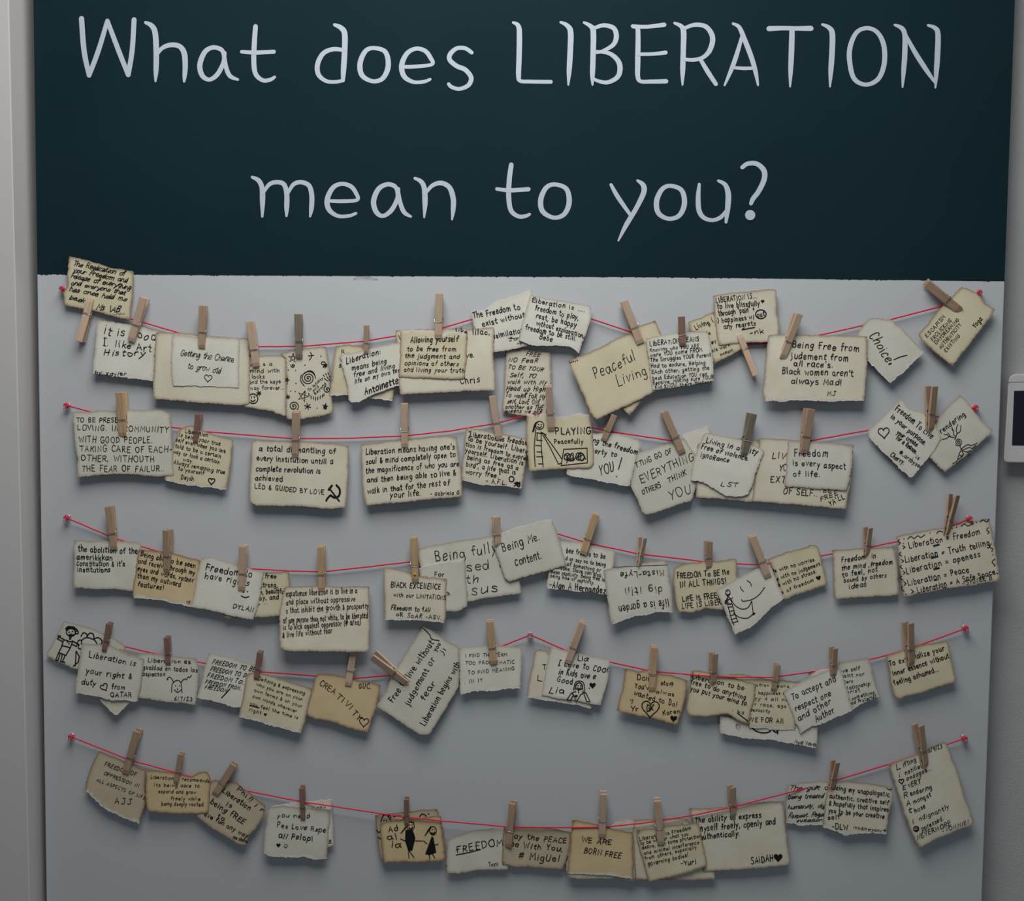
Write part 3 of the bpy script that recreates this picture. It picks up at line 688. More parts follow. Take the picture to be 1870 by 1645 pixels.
note(0, 'C', 1, 'w', 'beginning "The Freedom to exist without", with a ripped upper edge', (110,258,200,245,280,185,420,150,525,105,560,300,530,480,400,515,200,550,180,450,130,355),
     [('The Freedom to',130,304,448,240,48),('exist without',190,360,482,294,44),('assimilation',240,448,474,398,44),('Jul',370,460,450,448,30),('-',360,452,460,446,30),('4',425,494,470,484,40)], pen=2.4, torn='T', slope=.03)
note(0, 'C', 3, 'w', 'beginning "Liberation is.... freedom to play, rest, be happy"', (515,145,620,165,760,185,935,218,930,320,890,430,850,545,800,510,700,490,620,492,520,485,440,450,455,380,480,280),
     [('Liberation is ....',530,192,888,258,38),('freedom to play,',550,244,846,314,42),('rest, be happy',555,300,830,364,42),('without explanation,',556,346,884,436,40),('freedom to be still.',484,378,828,456,42),('Bebe',580,438,665,466,42)], pen=2.2, torn='B', slope=.03)
note(0, 'C', 0, 't', 'showing only two corners behind the "Peaceful Living" note', (1230,370,1370,318,1410,410,1430,560,1285,860,1195,967,1145,915,1180,700))
note(0, 'C', 2, 't', 'reading "Peaceful Living" in large script, strongly tilted', (775,595,880,550,1000,497,1120,432,1215,405,1310,470,1345,650,1390,790,1270,860,1100,935,970,995,935,960,890,850,820,700),
     [('Peaceful',965,715,1238,588,88),('Living',1115,768,1318,682,84)], [('d',(790,606,800,602,812,598,825,596,838,590))], pen=2.1, slant=.1)
note(0, 'D', 3, 'w', 'densely lettered, about knowing who you are and true history', (75,515,200,490,350,470,490,470,515,540,525,600,540,800,400,830,250,855,115,870,95,700),
     [('LIbERATiON MEANS',100,566,436,532,36),('Knowing who YOU ARE',100,606,436,576,30),('were YOU come FROM',102,642,456,602,32),('The Struggles YOUR Parent',105,676,516,638,32),('Had to endure, Helping',108,716,480,692,32),('EAch other, getting the',112,757,506,728,32),('best Education YOU can',118,798,490,768,30),('Receive, MAKing sure YOUR',120,832,536,788,30),('Kid KNOW there History',135,860,522,820,28)], pen=2.6)
note(0, 'D', 1, 't', 'starting "Living", tucked behind the blissful note with circled word', (360,405,450,370,540,330,560,400,660,480,770,560,720,595,640,640,540,690,500,600,480,480,380,470),
     [('Living i',415,456,536,402,42),('life',465,500,515,488,28),('iev',512,558,556,544,34),('this work',512,616,648,566,30),('moment',582,636,672,602,26)], pen=2.2, slope=.03)
note(0, 'D', 2, 'c', 'beginning "LIBERATION IS...", with "out" circled', (530,225,700,200,830,190,945,178,966,190,968,330,985,420,985,490,950,540,850,545,720,545,650,555,570,560,550,430),
     [('LIBERATION IS...',552,272,832,238,40),('to live blissfully',560,312,850,290,42),('through "pain" +',570,362,816,328,42),(':) happiness w/',555,412,816,382,40),('out',834,372,886,362,42),('any regrets',605,452,824,424,40),('-nk',785,494,880,480,40)], [('hf',870,262,13),('e',858,350,36,30),('s',(730,456,815,440))], pen=2.5, slope=.03)
note(0, 'D', 3, 'c', 'beginning "Being Free from judement", large beside the "Choice!" note', (910,495,1000,488,1200,492,1400,495,1587,500,1585,650,1578,800,1565,940,1400,945,1250,940,1100,942,885,945,870,900,880,780,890,650),
     [('Being Free from',1072,574,1530,606,54),('judement from',1062,650,1456,668,52),('all race\'s.',1082,702,1348,714,46),('Black women aren\'t',1003,756,1488,774,52),('always Mad!',1062,822,1410,836,50),('MJ',1312,905,1366,908,38)], pen=2.5, torn='B')
note(0, 'E', 1, 'g', 'reading "Choice!", turned on its corner', (545,392,620,398,695,405,730,440,800,500,928,635,880,690,800,770,690,868,640,820,570,740,520,690,450,510,490,450),
     [('Choice',535,520,662,712,84)], [('s',(715,692,760,672,808,660)),('s',(680,724,694,718),1.5)], pen=2.3, torn='B', slant=.1)
note(0, 'E', 2, 't', 'listing "ESCAPISM, FROLICKING, DAYDREAMING", hung at a steep angle', (1200,170,1290,205,1330,235,1370,290,1440,335,1380,420,1280,550,1135,738,1060,680,980,610,905,545,890,510,960,430,1040,330,1120,260),
     [('ESCAPISM',950,534,1086,390,32),('FROLICKING',992,560,1130,414,30),('DAYDREAMING',1018,584,1182,410,30),('AUTHENTICITY',1050,618,1200,446,30),('EXISTING',1085,640,1188,526,28),('Yoga',1298,468,1348,404,40)], pen=2.5)
# ------------------------------------------------------------------ second string
note(1, 'F', 1, 'g', 'beginning "TO BE PRESENT. LOVING", in blocky capitals', (245,292,400,285,600,280,800,270,980,270,1075,300,1090,420,1100,600,1110,830,950,840,800,825,600,820,285,842,290,700,265,550,255,400),
     [('TO BE PRESENT.',278,375,722,380,46),('LOVING. IN COMMUNITY',285,444,1062,464,56),('WITH GOOD PEOPLE.',300,550,928,554,60),('TAKING CARE OF EACH-',308,626,1092,636,60),('OTHER, WITHOUTH',318,706,942,718,60),('THE FEAR OF FAILUR..',325,798,1028,796,58)], pen=2.0, wob=.9)
note(1, 'F', 0, 't', 'about being your true self, with a heart at the bottom', (1150,445,1230,412,1300,410,1340,440,1450,480,1618,530,1605,680,1590,800,1560,955,1400,935,1200,910,1030,870,1025,850,1080,750,1095,600),
     [('Liberation',1205,466,1400,502,42),('is being your true',1155,500,1506,578,40),('self even when you are',1125,540,1550,640,40),('told to be a certain',1118,594,1510,682,40),('way or look a certain',1105,642,1496,732,40),('way.',1185,710,1276,728,38),('Always remaining true',1110,732,1546,822,42),('to yourself',1145,786,1366,828,40),('Dejah',1170,866,1280,876,42)], [('h',1432,880,28,.1)], pen=2.5, torn='B')
note(1, 'G', 1, 'c', 'about a total dismantling, with a hammer and sickle', (105,325,140,310,300,318,500,325,680,335,775,350,772,480,768,600,752,775,620,780,450,765,280,762,130,755,92,725,95,600,105,450),
     [('a total dismantling of',162,384,682,406,46),('every institution untill a',145,450,665,476,44),('complete revolution is',140,520,580,540,44),('achieved',133,584,320,594,42),('LED & GUIDED BY LOVE',132,640,605,684,36)], [('c',(690,620,712,650,708,690,680,705,650,690),2),('c',(650,688,632,705,620,725),1.8),('s',(640,640,708,728),1.5),('f',(628,652,655,615,668,622,640,660))], pen=2.4)
note(1, 'G', 1, 'c', 'beginning "Liberation means having one\'s soul & mind"', (855,340,1000,325,1200,305,1400,285,1515,290,1525,400,1540,500,1545,695,1400,710,1200,730,1000,750,890,760,870,650,860,500),
     [('Liberation means having one\'s',890,412,1496,372,46),('soul & mind completely open to',890,476,1502,426,44),('the magnificence of who you are',890,538,1526,488,44),('and then being able to live &',900,602,1506,550,44),('walk in that for the rest of',902,678,1460,616,46),('your life.',1055,704,1266,690,46),('- Gabriela G.',1330,692,1536,680,34)], pen=2.3)
note(1, 'H', 0, 'c', 'with "worry free" in quotation marks, left of the "PLAYING" note', (140,405,250,420,440,455,650,500,635,600,615,750,590,898,450,880,250,870,100,830,110,650),
     [('"Liberation is freedom',155,472,645,548,50),('to be yourself. Libera',150,508,640,612,46),('tion is freedom to expres',135,552,640,672,44),('yourself. Liberation is',130,604,600,708,46),('being as free as a',145,658,560,746,46),('bird", a life that is',135,718,540,786,46),('worry free."',132,778,416,812,46),('- A.F.L.',300,852,466,866,44)], [('e',508,822,20,22),('scr',550,865,26,20,12)], pen=2.6, torn='B')
note(1, 'C', 0, 'c', 'beginning "FREE NO Fear", tall and narrow above the second string', (355,515,450,518,655,538,662,700,665,860,660,965,560,968,420,965,320,945,335,800,345,650),
     [('FREE',487,558,582,562,30),('NO FeaR',365,600,566,606,34),('TO BE YOUR',362,644,602,664,32),('Self, TO',375,702,552,708,34),('walk with My',358,748,628,754,34),('Head up High',352,796,618,802,38),('To woRK FoR My',348,840,618,852,36),('self, LovE ONE',358,882,582,890,34),('another as THE',345,918,602,926,34),('queens we aRe',340,946,594,950,30)], pen=2.6, slant=.2, slope=.02)
note(1, 'H', 2, 't', 'reading "PLAYING Peacefully" with a drawn girl and box', (630,300,700,305,790,290,880,320,980,310,1050,285,1150,298,1160,400,1175,550,1180,700,1150,730,1050,735,900,742,650,757,635,600,625,450),
     [('PLAYING',865,456,1152,454,62,1.2),('Peacefully',855,532,1092,532,44)], [('e',737,385,33,33),('f',(705,358,690,380,674,440,690,438,700,405,712,372,735,352)),('d',(728,378,748,378)),('c',(722,394,736,406,752,392)),('s',(706,415,704,436)),('s',(704,430,692,560,700,720)),('s',(748,440,750,560,765,722)),('s',(712,445,748,450)),('s',(716,455,714,505,756,508)),('s',(704,548,750,550)),('s',(715,600,754,602)),('s',(712,640,764,640)),('s',(728,698,766,698)),('s',(752,442,790,462)),('s',(755,450,820,560,890,700)),('s',(775,462,850,560,915,655)),('s',(890,700,914,692)),('s',(932,580,1030,575,1122,570,1124,690,1020,700,912,712,932,580)),('e',962,640,26,28),('e',985,648,28,26),('e',950,645,14,20),('c',(955,690,990,620,1010,615,1005,650,985,665,1010,672,1030,640,1035,615)),('e',1052,638,20,30),('e',1075,640,24,28),('c',(1035,660,1060,610,1085,615,1100,650,1080,672,1050,650,1090,625,1110,660))], pen=2.3, dpen=2.1, torn='T')
note(1, 'H', 1, 'w', 'ending "YOU!", just right of the "PLAYING" note', (1100,460,1200,450,1330,445,1450,470,1540,500,1565,525,1530,640,1500,760,1470,885,1350,865,1200,835,1080,815,955,780,980,600),
     [('ing the freedom',1150,515,1530,622,52),('perty to',1150,605,1362,642,50),('YOU',1225,786,1345,764,88)], [('s',(1405,648,1378,742)),('d',(1362,800))], pen=2.3, torn='B')
note(1, 'I', 0, 'w', 'ripped and wordless, peeking out above the "EVERYTHING" note', (540,285,640,240,730,215,740,270,760,400,600,420), torn='T')
note(1, 'I', 1, 'g', 'about letting go of "EVERYTHING OTHERS THINK"', (240,400,380,350,480,330,560,300,640,420,640,640,610,720,440,780,290,825,265,800,240,720,190,620,220,480),
     [('TTING GO OF',232,500,476,396,40),('EVERYTHING',265,606,628,446,66),('OTHERS',275,686,402,632,42),('THINK',450,606,578,548,42),('YOU',460,720,612,668,76)], pen=1.9)
note(1, 'I', 1, 'c', 'blank, underneath the ripped white note about living without violence', (650,340,760,285,900,300,1080,310,1080,500,1040,735,850,720,640,702,640,500))
note(1, 'I', 2, 'c', 'with "OF SELF.." and "FREE YA\'LL", behind the every-aspect note', (1075,298,1200,305,1400,320,1715,345,1700,560,1665,785,1500,770,1300,750,1025,728,1040,600,1060,450),
     [('LIVE',1158,436,1285,440,52),('YOU',1205,522,1300,522,52),('EXTE',1145,602,1285,606,50),('OF SELF..',1235,678,1466,696,48),('BE',1505,668,1562,666,30),('FREE',1490,732,1608,682,34),('YA\'LL',1555,762,1654,710,40)], pen=2.2)
note(1, 'I', 3, 'w', 'beginning "Living in a city Free of violence", with ragged bottom', (700,262,800,280,950,310,1105,378,1080,450,1045,540,1035,600,1000,680,940,700,830,690,760,640,690,600,600,585,610,520,640,400),
     [('Living in a  city',705,328,1056,412,42),('Free of violence.',672,368,996,452,40),('ignoRance',668,424,862,466,40),('LST',805,624,922,632,32)], pen=2.3, torn='B', slant=.2)
note(1, 'I', 3, 'g', 'reading "Freedom is every aspect of life."', (1268,318,1450,325,1600,335,1712,350,1705,480,1690,560,1668,655,1500,645,1300,630,1242,625,1255,480),
     [('Freedom',1310,420,1540,426,56),('is every aspect',1302,482,1662,510,48),('of life.',1302,558,1486,562,48)], pen=2.3)
note(1, 'E', 0, 'g', 'with the word "rendering" above a drawn tree with roots', (1190,940,1250,1000,1300,1060,1350,1130,1425,1200,1380,1245,1300,1310,1180,1420,1075,1495,1020,1440,965,1385,1000,1200,1040,1095,1110,1010),
     [('rendering',1052,1220,1228,1090,44)], [('sp',1175,1280,28,2.4),('c',(1150,1262,1158,1245,1140,1225,1142,1205,1128,1175)),('c',(1142,1205,1128,1190)),('c',(1158,1245,1166,1220,1188,1205,1194,1160)),('c',(1166,1222,1160,1190,1172,1155)),('c',(1150,1250,1110,1240,1090,1225,1075,1228)),('c',(1110,1240,1090,1255,1062,1262)),('c',(1120,1240,1100,1215)),('c',(1188,1300,1190,1320,1205,1340)),('c',(1195,1330,1240,1300,1270,1305,1310,1288)),('c',(1205,1340,1250,1320,1275,1325,1300,1305)),('c',(1205,1345,1240,1350,1262,1342)),('c',(1200,1345,1210,1370,1190,1395,1170,1405)),('c',(1195,1335,1180,1370,1172,1400)),('c',(1180,1370,1195,1380,1215,1365)),('c',(1170,1410,1155,1425,1135,1435)),('c',(1205,1400,1180,1420,1160,1440)),('c',(1240,1350,1255,1372,1240,1385))], pen=2.3, dpen=1.7, slope=.03)
note(1, 'E', 1, 'w', 'beginning "Freedom To Live in your purpose", with an outlined heart', (765,965,830,1040,930,1075,985,1100,1058,1255,1005,1340,930,1430,880,1490,835,1533,790,1500,700,1410,600,1310,530,1235,530,1200,600,1130,690,1040),
     [('Freedom To Live',722,1050,982,1258,54),('in your purpose.',690,1104,934,1306,46),('your create',732,1220,876,1312,40),('for a Reason.',728,1256,872,1368,40),('Cherry.',685,1380,782,1444,40),('@_artbyser',750,1362,904,1474,34),('.is',855,1388,892,1408,30)], [('h',642,1212,40,-.1)], pen=2.3, torn='B', slope=.03)
# ------------------------------------------------------------------ third string
note(2, 'J', 0, 'g', 'about abolition of a constitution, first on the third string', (212,370,300,378,450,378,650,385,690,400,695,550,680,735,500,722,350,722,210,712,215,550),
     [('the abolition of the',243,456,668,472,52),('amerikkkan',235,512,488,518,46),('constitution & it\'s',235,556,576,560,44),('institutions',240,600,472,602,44)], pen=2.4)
note(2, 'J', 1, 'o', 'about being seen through "my eyes and words"', (675,440,800,452,950,475,1110,518,1112,545,1095,650,1085,750,1075,858,960,830,800,800,720,795,635,785,630,745,655,600),
     [('Being able to be seen',688,488,1076,572,42),('and receive through my',672,536,1072,622,40),('eyes and words, rather',665,588,1064,676,40),('than my outward',665,640,974,704,42),('features!',668,700,852,730,42),('YF',1012,830,1044,832,26)], pen=2.5, torn='B')
note(2, 'J', 1, 't', 'with "strong, beautiful" showing, behind the "have rights" note', (1480,595,1600,605,1745,600,1750,720,1750,905,1650,915,1500,925,1285,925,1280,905,1300,880),
     [('free',1572,642,1654,644,40),('strong,',1540,712,1664,708,40),('n, beautiful,',1540,758,1724,748,40),('oy, and',1535,802,1670,792,40),('L ...',1525,830,1592,828,26)], pen=2.2)
note(2, 'J', 2, 'w', 'reading "Freedom to have rights", with a small smile', (1120,505,1200,495,1300,525,1400,560,1565,600,1545,720,1520,850,1490,942,1400,925,1280,895,1150,865,1045,850,1060,780,1085,650),
     [('Freedom to',1150,590,1480,640,56),('have rights',1145,645,1456,700,54),('DYLAN',1345,856,1488,886,38)], [('d',(1420,745,1448,740)),('c',(1405,770,1430,782,1460,776))], pen=2.4, wob=1.4)
note(2, 'K', 1, 'c', 'with six cramped lines about living without oppressive laws', (340,490,450,490,600,482,750,490,912,488,915,650,915,800,912,932,750,935,500,930,350,930,305,910,298,800,300,650),
     [('expatience liberation is to live in a',345,556,830,532,48),('and place without oppressive',345,614,818,588,44),('s that inhibit the growth & prosperity',345,672,910,636,46),('of any person than not white, to be liberated',325,740,904,702,46),('is to kick against oppressor (@ area)',325,786,854,748,46),('& live life without fear',322,838,662,806,44)], pen=1.9, slope=.08, slant=.08)
note(2, 'L', 0, 'g', 'large, reading "Being fully", partly covered by three others', (340,340,450,315,600,290,750,265,930,238,1000,400,1110,570,1130,670,1000,695,850,715,735,742,600,700,400,650),
     [('Being fully',480,438,942,368,92),('sed &',712,508,1010,480,84),('th',712,604,806,592,72),('sus',745,692,958,658,84)], pen=2.2)
note(2, 'L', 1, 'g', 'with only "For" showing, between "Being fully" and "BLACK EXCELLENCE"', (350,490,450,460,560,440,700,425,710,550,725,700,722,780,640,820,560,815,450,800,400,700),
     [('...  For',385,552,546,548,38),('3',562,692,590,692,32)], pen=2.4, torn='T')
note(2, 'L', 2, 'c', 'beginning "BLACK EXCELLENCE", held by the pin with yellow dot', (85,485,150,485,230,500,350,545,565,570,560,700,560,850,545,905,450,895,300,885,90,880,90,700,80,580),
     [('BlACK EXCEllENCE',140,632,516,646,46),('with our LIMITATIONS',160,702,556,726,36),('FReedom to fAil',140,802,438,820,42),('oR SoAR -ASV.',180,852,524,878,36)], pen=2.5, torn='B')
note(2, 'L', 1, 'w', 'signed in large script, about being bee free of captivity', (1420,280,1550,290,1700,320,1840,355,1830,480,1800,600,1790,690,1600,665,1450,650,1325,640,1320,600,1340,520,1400,400),
     [('bee free is to be',1470,368,1766,414,44),('d or say no to being',1465,424,1770,476,36),('of something or',1475,466,1732,518,36),('omeone. Slave can also',1385,488,1734,552,36),('mean captivity. Being free is',1350,524,1762,586,34),('being free of captivity.',1350,556,1684,608,32),('-Alan A Hernandez',1345,632,1770,678,56)], pen=2.5, torn='B')
note(2, 'L', 2, 'g', 'reading "Being Me. Content.", tilted upward', (905,265,980,225,1080,180,1200,150,1365,108,1400,215,1440,350,1475,465,1350,500,1200,540,1035,588,1000,560,960,430),
     [('Being Me.',990,362,1272,270,76),('Content.',1085,468,1286,412,74)], pen=2.3, torn='T', slant=.1)
note(2, 'M', 2, 'g', 'hung upside down, so its lettering is inverted', (475,470,600,445,750,420,915,398,935,440,950,560,970,770,850,770,700,800,535,855,520,800,500,650),
     [('Mista-Lyfe',906,472,592,488,48),('dig it!ii',896,588,622,596,62),('life is a garden',936,678,582,726,66)], [('s',(540,452,700,442,932,434),.5)], pen=2.2, torn='B')
note(2, 'M', 0, 't', 'reading "FREEDOM TO BE ME IN ALL THINGS!"', (980,455,1050,425,1150,415,1300,405,1422,395,1425,500,1435,600,1400,700,1320,755,1200,745,1100,775,1005,770,985,680,970,560),
     [('FREEDOM To BE Me',1003,530,1370,502,46),('IN ALL THINGS!',1020,592,1352,566,48),('LIFE IS FREE',1038,694,1282,668,46),('LIFE IS LIBER',1035,746,1312,714,42)], pen=2.8)
note(2, 'N', 0, 't', 'with lines about no worries, no judgement and no stress', (360,430,400,405,500,375,630,338,660,350,680,440,712,570,600,610,450,665,420,560,380,460),
     [('ife with no worries.',385,506,644,430,27),('e with no judgement.',415,546,678,456,27),('e with no stress.',425,586,648,500,27),('e of freedom',445,628,632,552,25)], [('hf',660,532,15,-.3)], pen=2.4)
note(2, 'M', 2, 'w', 'with a smiling face and a stick figure drawing', (1275,615,1400,545,1500,490,1600,450,1660,430,1690,500,1760,670,1670,740,1580,830,1500,890,1412,930,1380,860,1330,740), (),
     [('e',1360,632,16,22),('d',(1355,622)),('c',(1352,640,1362,646,1370,640)),('s',(1358,655,1362,690)),('s',(1340,690,1395,668)),('c',(1340,705,1365,660,1390,710,1410,780,1432,838)),('c',(1352,690,1370,760,1390,830,1404,860)),('s',(1355,710,1385,712)),('s',(1362,735,1396,730)),('s',(1370,765,1404,758)),('s',(1376,795,1412,785)),('s',(1384,822,1420,812)),('s',(1392,845,1432,836)),('s',(1338,705,1380,718,1352,690,1345,715)),('c',(1385,680,1410,720,1460,748,1505,735,1530,690)),('s',(1530,690,1540,775)),('c',(1400,775,1440,805,1500,812,1542,778)),('scr',1542,780,10,9,8),('c',(1450,588,1455,605,1472,622)),('c',(1498,545,1520,562,1528,585)),('c',(1458,680,1470,692,1530,680,1580,648,1622,594))], pen=2.3, dpen=1.9, torn='B')
note(2, 'N', 0, 'c', 'about freedom in the mind, bound by others\' ideas', (742,365,850,360,1000,355,1110,345,1125,450,1135,632,1000,640,850,650,760,655,750,550),
     [('Freedom  in',795,440,998,412,36),('the mind ,freedom',795,487,1096,448,34),('to feel, not',798,527,1008,494,34),('bound by others',808,560,1060,526,32),('ideas',838,597,944,580,34)], pen=2.3, slant=.1)
note(2, 'N', 1, 'c', 'listing five "Liberation =" lines inside a wavy border', (1120,285,1250,260,1400,235,1550,200,1665,180,1690,300,1710,400,1730,545,1600,570,1400,600,1160,645,1145,550,1130,400),
     [('Liberation = Freedom',1195,356,1614,276,42),('Liberation = Truth telling',1170,442,1668,340,42),('Liberation = openess',1178,508,1614,406,42),('Liberation = Peace',1188,578,1546,498,42),('Liberation = A Safe Space.',1245,622,1710,508,40),('-:SYDNEE B.',1505,575,1692,540,28,1.2)],
     [('c',(1185,302,1205,288,1222,300,1245,284,1262,294,1285,278)),('c',(1355,270,1372,256,1392,262)),('c',(1500,228,1520,215,1540,226,1572,210)),('c',(1612,202,1630,190,1648,202,1666,186)),('d',(1316,268,1446,240,1472,234,1590,206,1162,303,1685,396,1712,505,1175,628,1160,330)),('s',(1335,342,1370,332)),('s',(1338,348,1372,338)),('s',(1320,412,1362,402)),('s',(1324,418,1364,408)),('s',(1338,478,1370,470)),('s',(1340,484,1372,476)),('s',(1340,548,1366,542)),('s',(1392,592,1412,586)),('c',(1138,305,1128,318,1142,325,1132,336)),('s',(1155,342,1170,350,1158,360)),('c',(1145,380,1135,392,1150,402)),('s',(1148,424,1162,432,1150,442)),('c',(1148,458,1140,468,1155,478)),('s',(1158,492,1170,500,1160,510)),('c',(1150,520,1142,532,1158,545)),('s',(1162,555,1176,565,1164,576)),('c',(1155,582,1148,596,1164,610)),('s',(1205,600,1220,612,1208,622)),('c',(1660,235,1650,250,1664,262,1656,272)),('c',(1678,330,1668,350,1684,360,1680,378)),('c',(1698,420,1682,440,1698,455,1694,462))], pen=2.3, dpen=1.9)
# ------------------------------------------------------------------ fourth string
note(3, 'O', 0, 'g', 'with a drawing of a girl and flower petals', (255,105,350,130,480,165,640,230,755,310,740,360,600,600,400,520,250,455,100,385,150,300,210,190), (),
     [('e',310,198,36,32),('f',(262,165,285,145,330,148,362,172,372,190,350,178,310,165,280,172,270,185)),('e',358,198,12,12),('d',(296,196,322,190,310,212)),('c',(296,215,312,225,328,214)),('s',(300,228,298,255)),('s',(312,228,308,252)),('s',(250,260,235,305,305,322,325,268)),('s',(250,258,275,262,300,275,325,268)),('s',(262,262,210,232,200,250,245,275)),('s',(205,225,225,228)),('s',(325,270,362,290,355,312,318,295)),('s',(240,305,210,362,268,385,305,322)),('s',(210,362,186,425)),('s',(222,368,204,428)),('s',(240,376,225,435)),('s',(262,384,240,440)),('s',(186,425,204,428)),('s',(226,434,260,442)),('c',(395,292,400,260,440,240,500,260,526,300)),('c',(392,230,410,202,438,212,440,236)),('c',(440,232,462,205,490,212,498,245)),('c',(498,250,530,240,560,262,558,290,530,300)),('c',(400,262,375,262,362,285,378,300)),('c',(372,300,370,325,395,335)),('s',(352,350,345,470)),('s',(352,350,378,395,368,440,330,472)),('d',(280,275,292,290))], dpen=2.6, slope=.03)
note(3, 'O', 0, 'c', 'turned on its point, under the note saying right & duty', (700,330,760,350,970,600,870,700,790,770,680,870,610,820,540,735,600,600), torn='B')
note(3, 'O', 2, 'g', 'reading "Liberation is your right & duty", with a heart', (400,285,500,290,640,310,760,370,900,415,890,550,870,680,850,760,750,750,620,740,450,710,345,690,350,600,375,450),
     [('Liberation is',455,398,832,472,56),('your right &',430,532,804,578,54),('duty',395,615,508,632,52),('from',640,656,748,662,46),('QATAR',628,724,802,722,44)], [('h',580,642,30,-.5)], pen=2.3, torn='B')
note(3, 'O', 1, 'g', 'in Spanish, with an antennaed face and the date 6/7/23', (850,370,950,365,1100,390,1330,410,1350,500,1345,600,1320,790,1200,770,1080,770,950,740,850,730,860,550),
     [('a Liberacion es',880,436,1282,454,40),('igualdad en todos las',880,496,1338,522,42),('aspectos',890,552,1076,552,40),('6/7/23',1148,752,1296,756,38)], [('c',(1128,685,1135,615,1172,588,1205,610,1212,690)),('d',(1160,632,1192,632)),('c',(1150,665,1178,685,1205,665)),('s',(1175,652,1176,668)),('c',(1148,605,1115,562,1090,578,1100,582)),('c',(1205,602,1235,575,1250,582,1262,560,1275,565,1290,546))], pen=2.4, dpen=1.9)
note(3, 'O', 1, 'w', 'repeating "FREEDOM TO BE, TO DO" in slanted capitals', (1435,365,1520,385,1650,420,1820,465,1850,480,1840,560,1780,700,1700,810,1600,795,1450,750,1330,730,1370,600,1405,450),
     [('FREEDOM TO BE',1455,452,1802,518,42),('FREEDOM TO DO',1440,510,1756,568,40),('FREEDOM TO...',1415,562,1732,624,40),('FREEDOM FROM..',1398,614,1698,668,38),('FREEDOM',1393,654,1572,684,36)], [('s',(1600,660,1535,730))], pen=2.6, slant=.35, torn='B')
note(3, 'P', 2, 't', 'beginning "Defining & expressing who you are"', (375,340,440,325,530,345,650,385,825,440,810,520,790,600,745,745,600,705,450,665,320,630,350,500),
     [('Defining & expressing',455,378,772,482,28),('who you are on your',440,416,754,522,26),('own terms & on your',425,456,752,567,26),('own words wherever',415,496,714,602,26),('you feel the time is',398,547,724,647,26),('right',390,590,474,614,26)], [('hf',503,615,11),('s',(398,552,460,570))], pen=2.5, torn='B')
note(3, 'P', 1, 'o', 'with "CREATIVITY" descending diagonally to a heart', (850,345,900,335,1000,350,1150,385,1290,412,1275,500,1250,600,1205,740,1100,715,950,665,800,630,770,590,800,500),
     [('CREA',868,408,970,478,46),('TIVI',985,496,1084,582,44),('TY',1092,612,1138,656,44),('GUC.',1140,436,1226,440,40)], [('h',1177,666,32,.1)], pen=1.9)
note(3, 'P', 1, 'g', 'beginning "Free to live without", turned almost on its side', (1580,15,1650,45,1740,110,1825,155,1830,300,1825,430,1750,550,1620,755,1560,755,1450,680,1350,620,1255,560,1330,450,1360,370,1440,220,1510,120),
     [('Free to live without',1372,534,1655,128,54),('judgement or',1482,556,1664,238,50),('fear',1592,524,1664,402,50),('Liberation begins with',1592,694,1836,268,48),('you',1672,185,1700,130,34),('ji',1715,205,1740,170,40)], [('c',(1585,30,1625,70,1640,100,1690,110))], pen=2.2, slope=.035)
note(3, 'Q', 2, 'w', 'in sparse capitals, beginning "I FIND THE TERM"', (142,270,230,262,300,255,430,260,575,268,570,400,565,555,480,552,350,565,250,570,150,590,145,430),
     [('I FIND THE TERM',185,336,472,328,26),('TOO PROBLEMATIC',185,386,522,380,26),('TO FIND MEANING',205,454,522,424,27),('. IN IT',180,516,306,504,28)], pen=2.2, torn='B')
note(3, 'Q', 0, 'c', 'mostly hidden behind the note by a child who loves to cool', (660,300,690,280,750,300,900,500,1040,640,1045,688,950,665,800,640,600,610,620,500,645,400), [('T',715,420,738,420,42),('L',675,496,712,500,44)], pen=2.2, torn='B')
note(3, 'Q', 1, 'w', 'with a drawn girl in a heart shirt and "Good"', (770,258,900,300,1050,330,1180,350,1160,500,1110,665,950,635,800,615,705,595,730,450),
     [('Lia',948,356,1022,362,44),('| Love to COOl',818,390,1158,440,44),('in Kids ove e',822,452,1072,484,46),('Good',812,506,920,520,42),('Lia',755,578,858,582,50)], [('hf',1055,528,22),('e',963,535,24,24),('c',(925,560,938,510,968,498,995,515,1002,570)),('c',(935,558,948,518,975,512,990,560)),('d',(956,530,972,530)),('c',(952,544,964,552,974,542)),('s',(940,570,912,580,880,625,905,632,925,590)),('s',(915,580,945,638,975,590,1000,580)),('s',(985,572,1010,580,1038,640,1015,640,998,590)),('hf',942,602,12),('s',(958,560,960,580)),('d',(1032,548))], pen=2.4, dpen=2.2, wob=1.4)
note(3, 'R', 1, 'o', 'about stuff you always wanted to do, with hatched heart', (95,490,200,520,280,505,350,530,500,555,605,590,595,680,570,800,520,952,400,920,250,885,100,855,25,835,40,780,75,650),
     [('Doing',195,582,342,596,48),('stuff',385,622,482,640,40),('You\'ve',175,650,312,668,46),('alwas',345,690,496,718,36),('wanted to Do!',165,704,520,806,46),('7',140,778,172,778,38),('Yr',140,834,206,838,46),('Karen',405,874,542,850,42)], [('h',302,815,72,.05),('scr',305,812,34,32,9),('hf',490,898,28,.1)], pen=2.8, dpen=2.4, wob=1.4)
note(3, 'R', 0, 'w', 'low in the cluster, with cut-off loops and a signature', (870,880,1000,900,1200,900,1660,960,1655,1135,1500,1110,1300,1075,1100,1065,900,1020,865,1005), [('Modi Vouds',1475,1100,1652,1124,34,1.3)], [('c',(1130,975,1160,1000,1215,1015,1270,1005,1280,975)),('c',(1300,970,1305,1000,1330,1010,1335,975)),('s',(1338,970,1336,1022))], pen=2.4, dpen=3, torn='B')
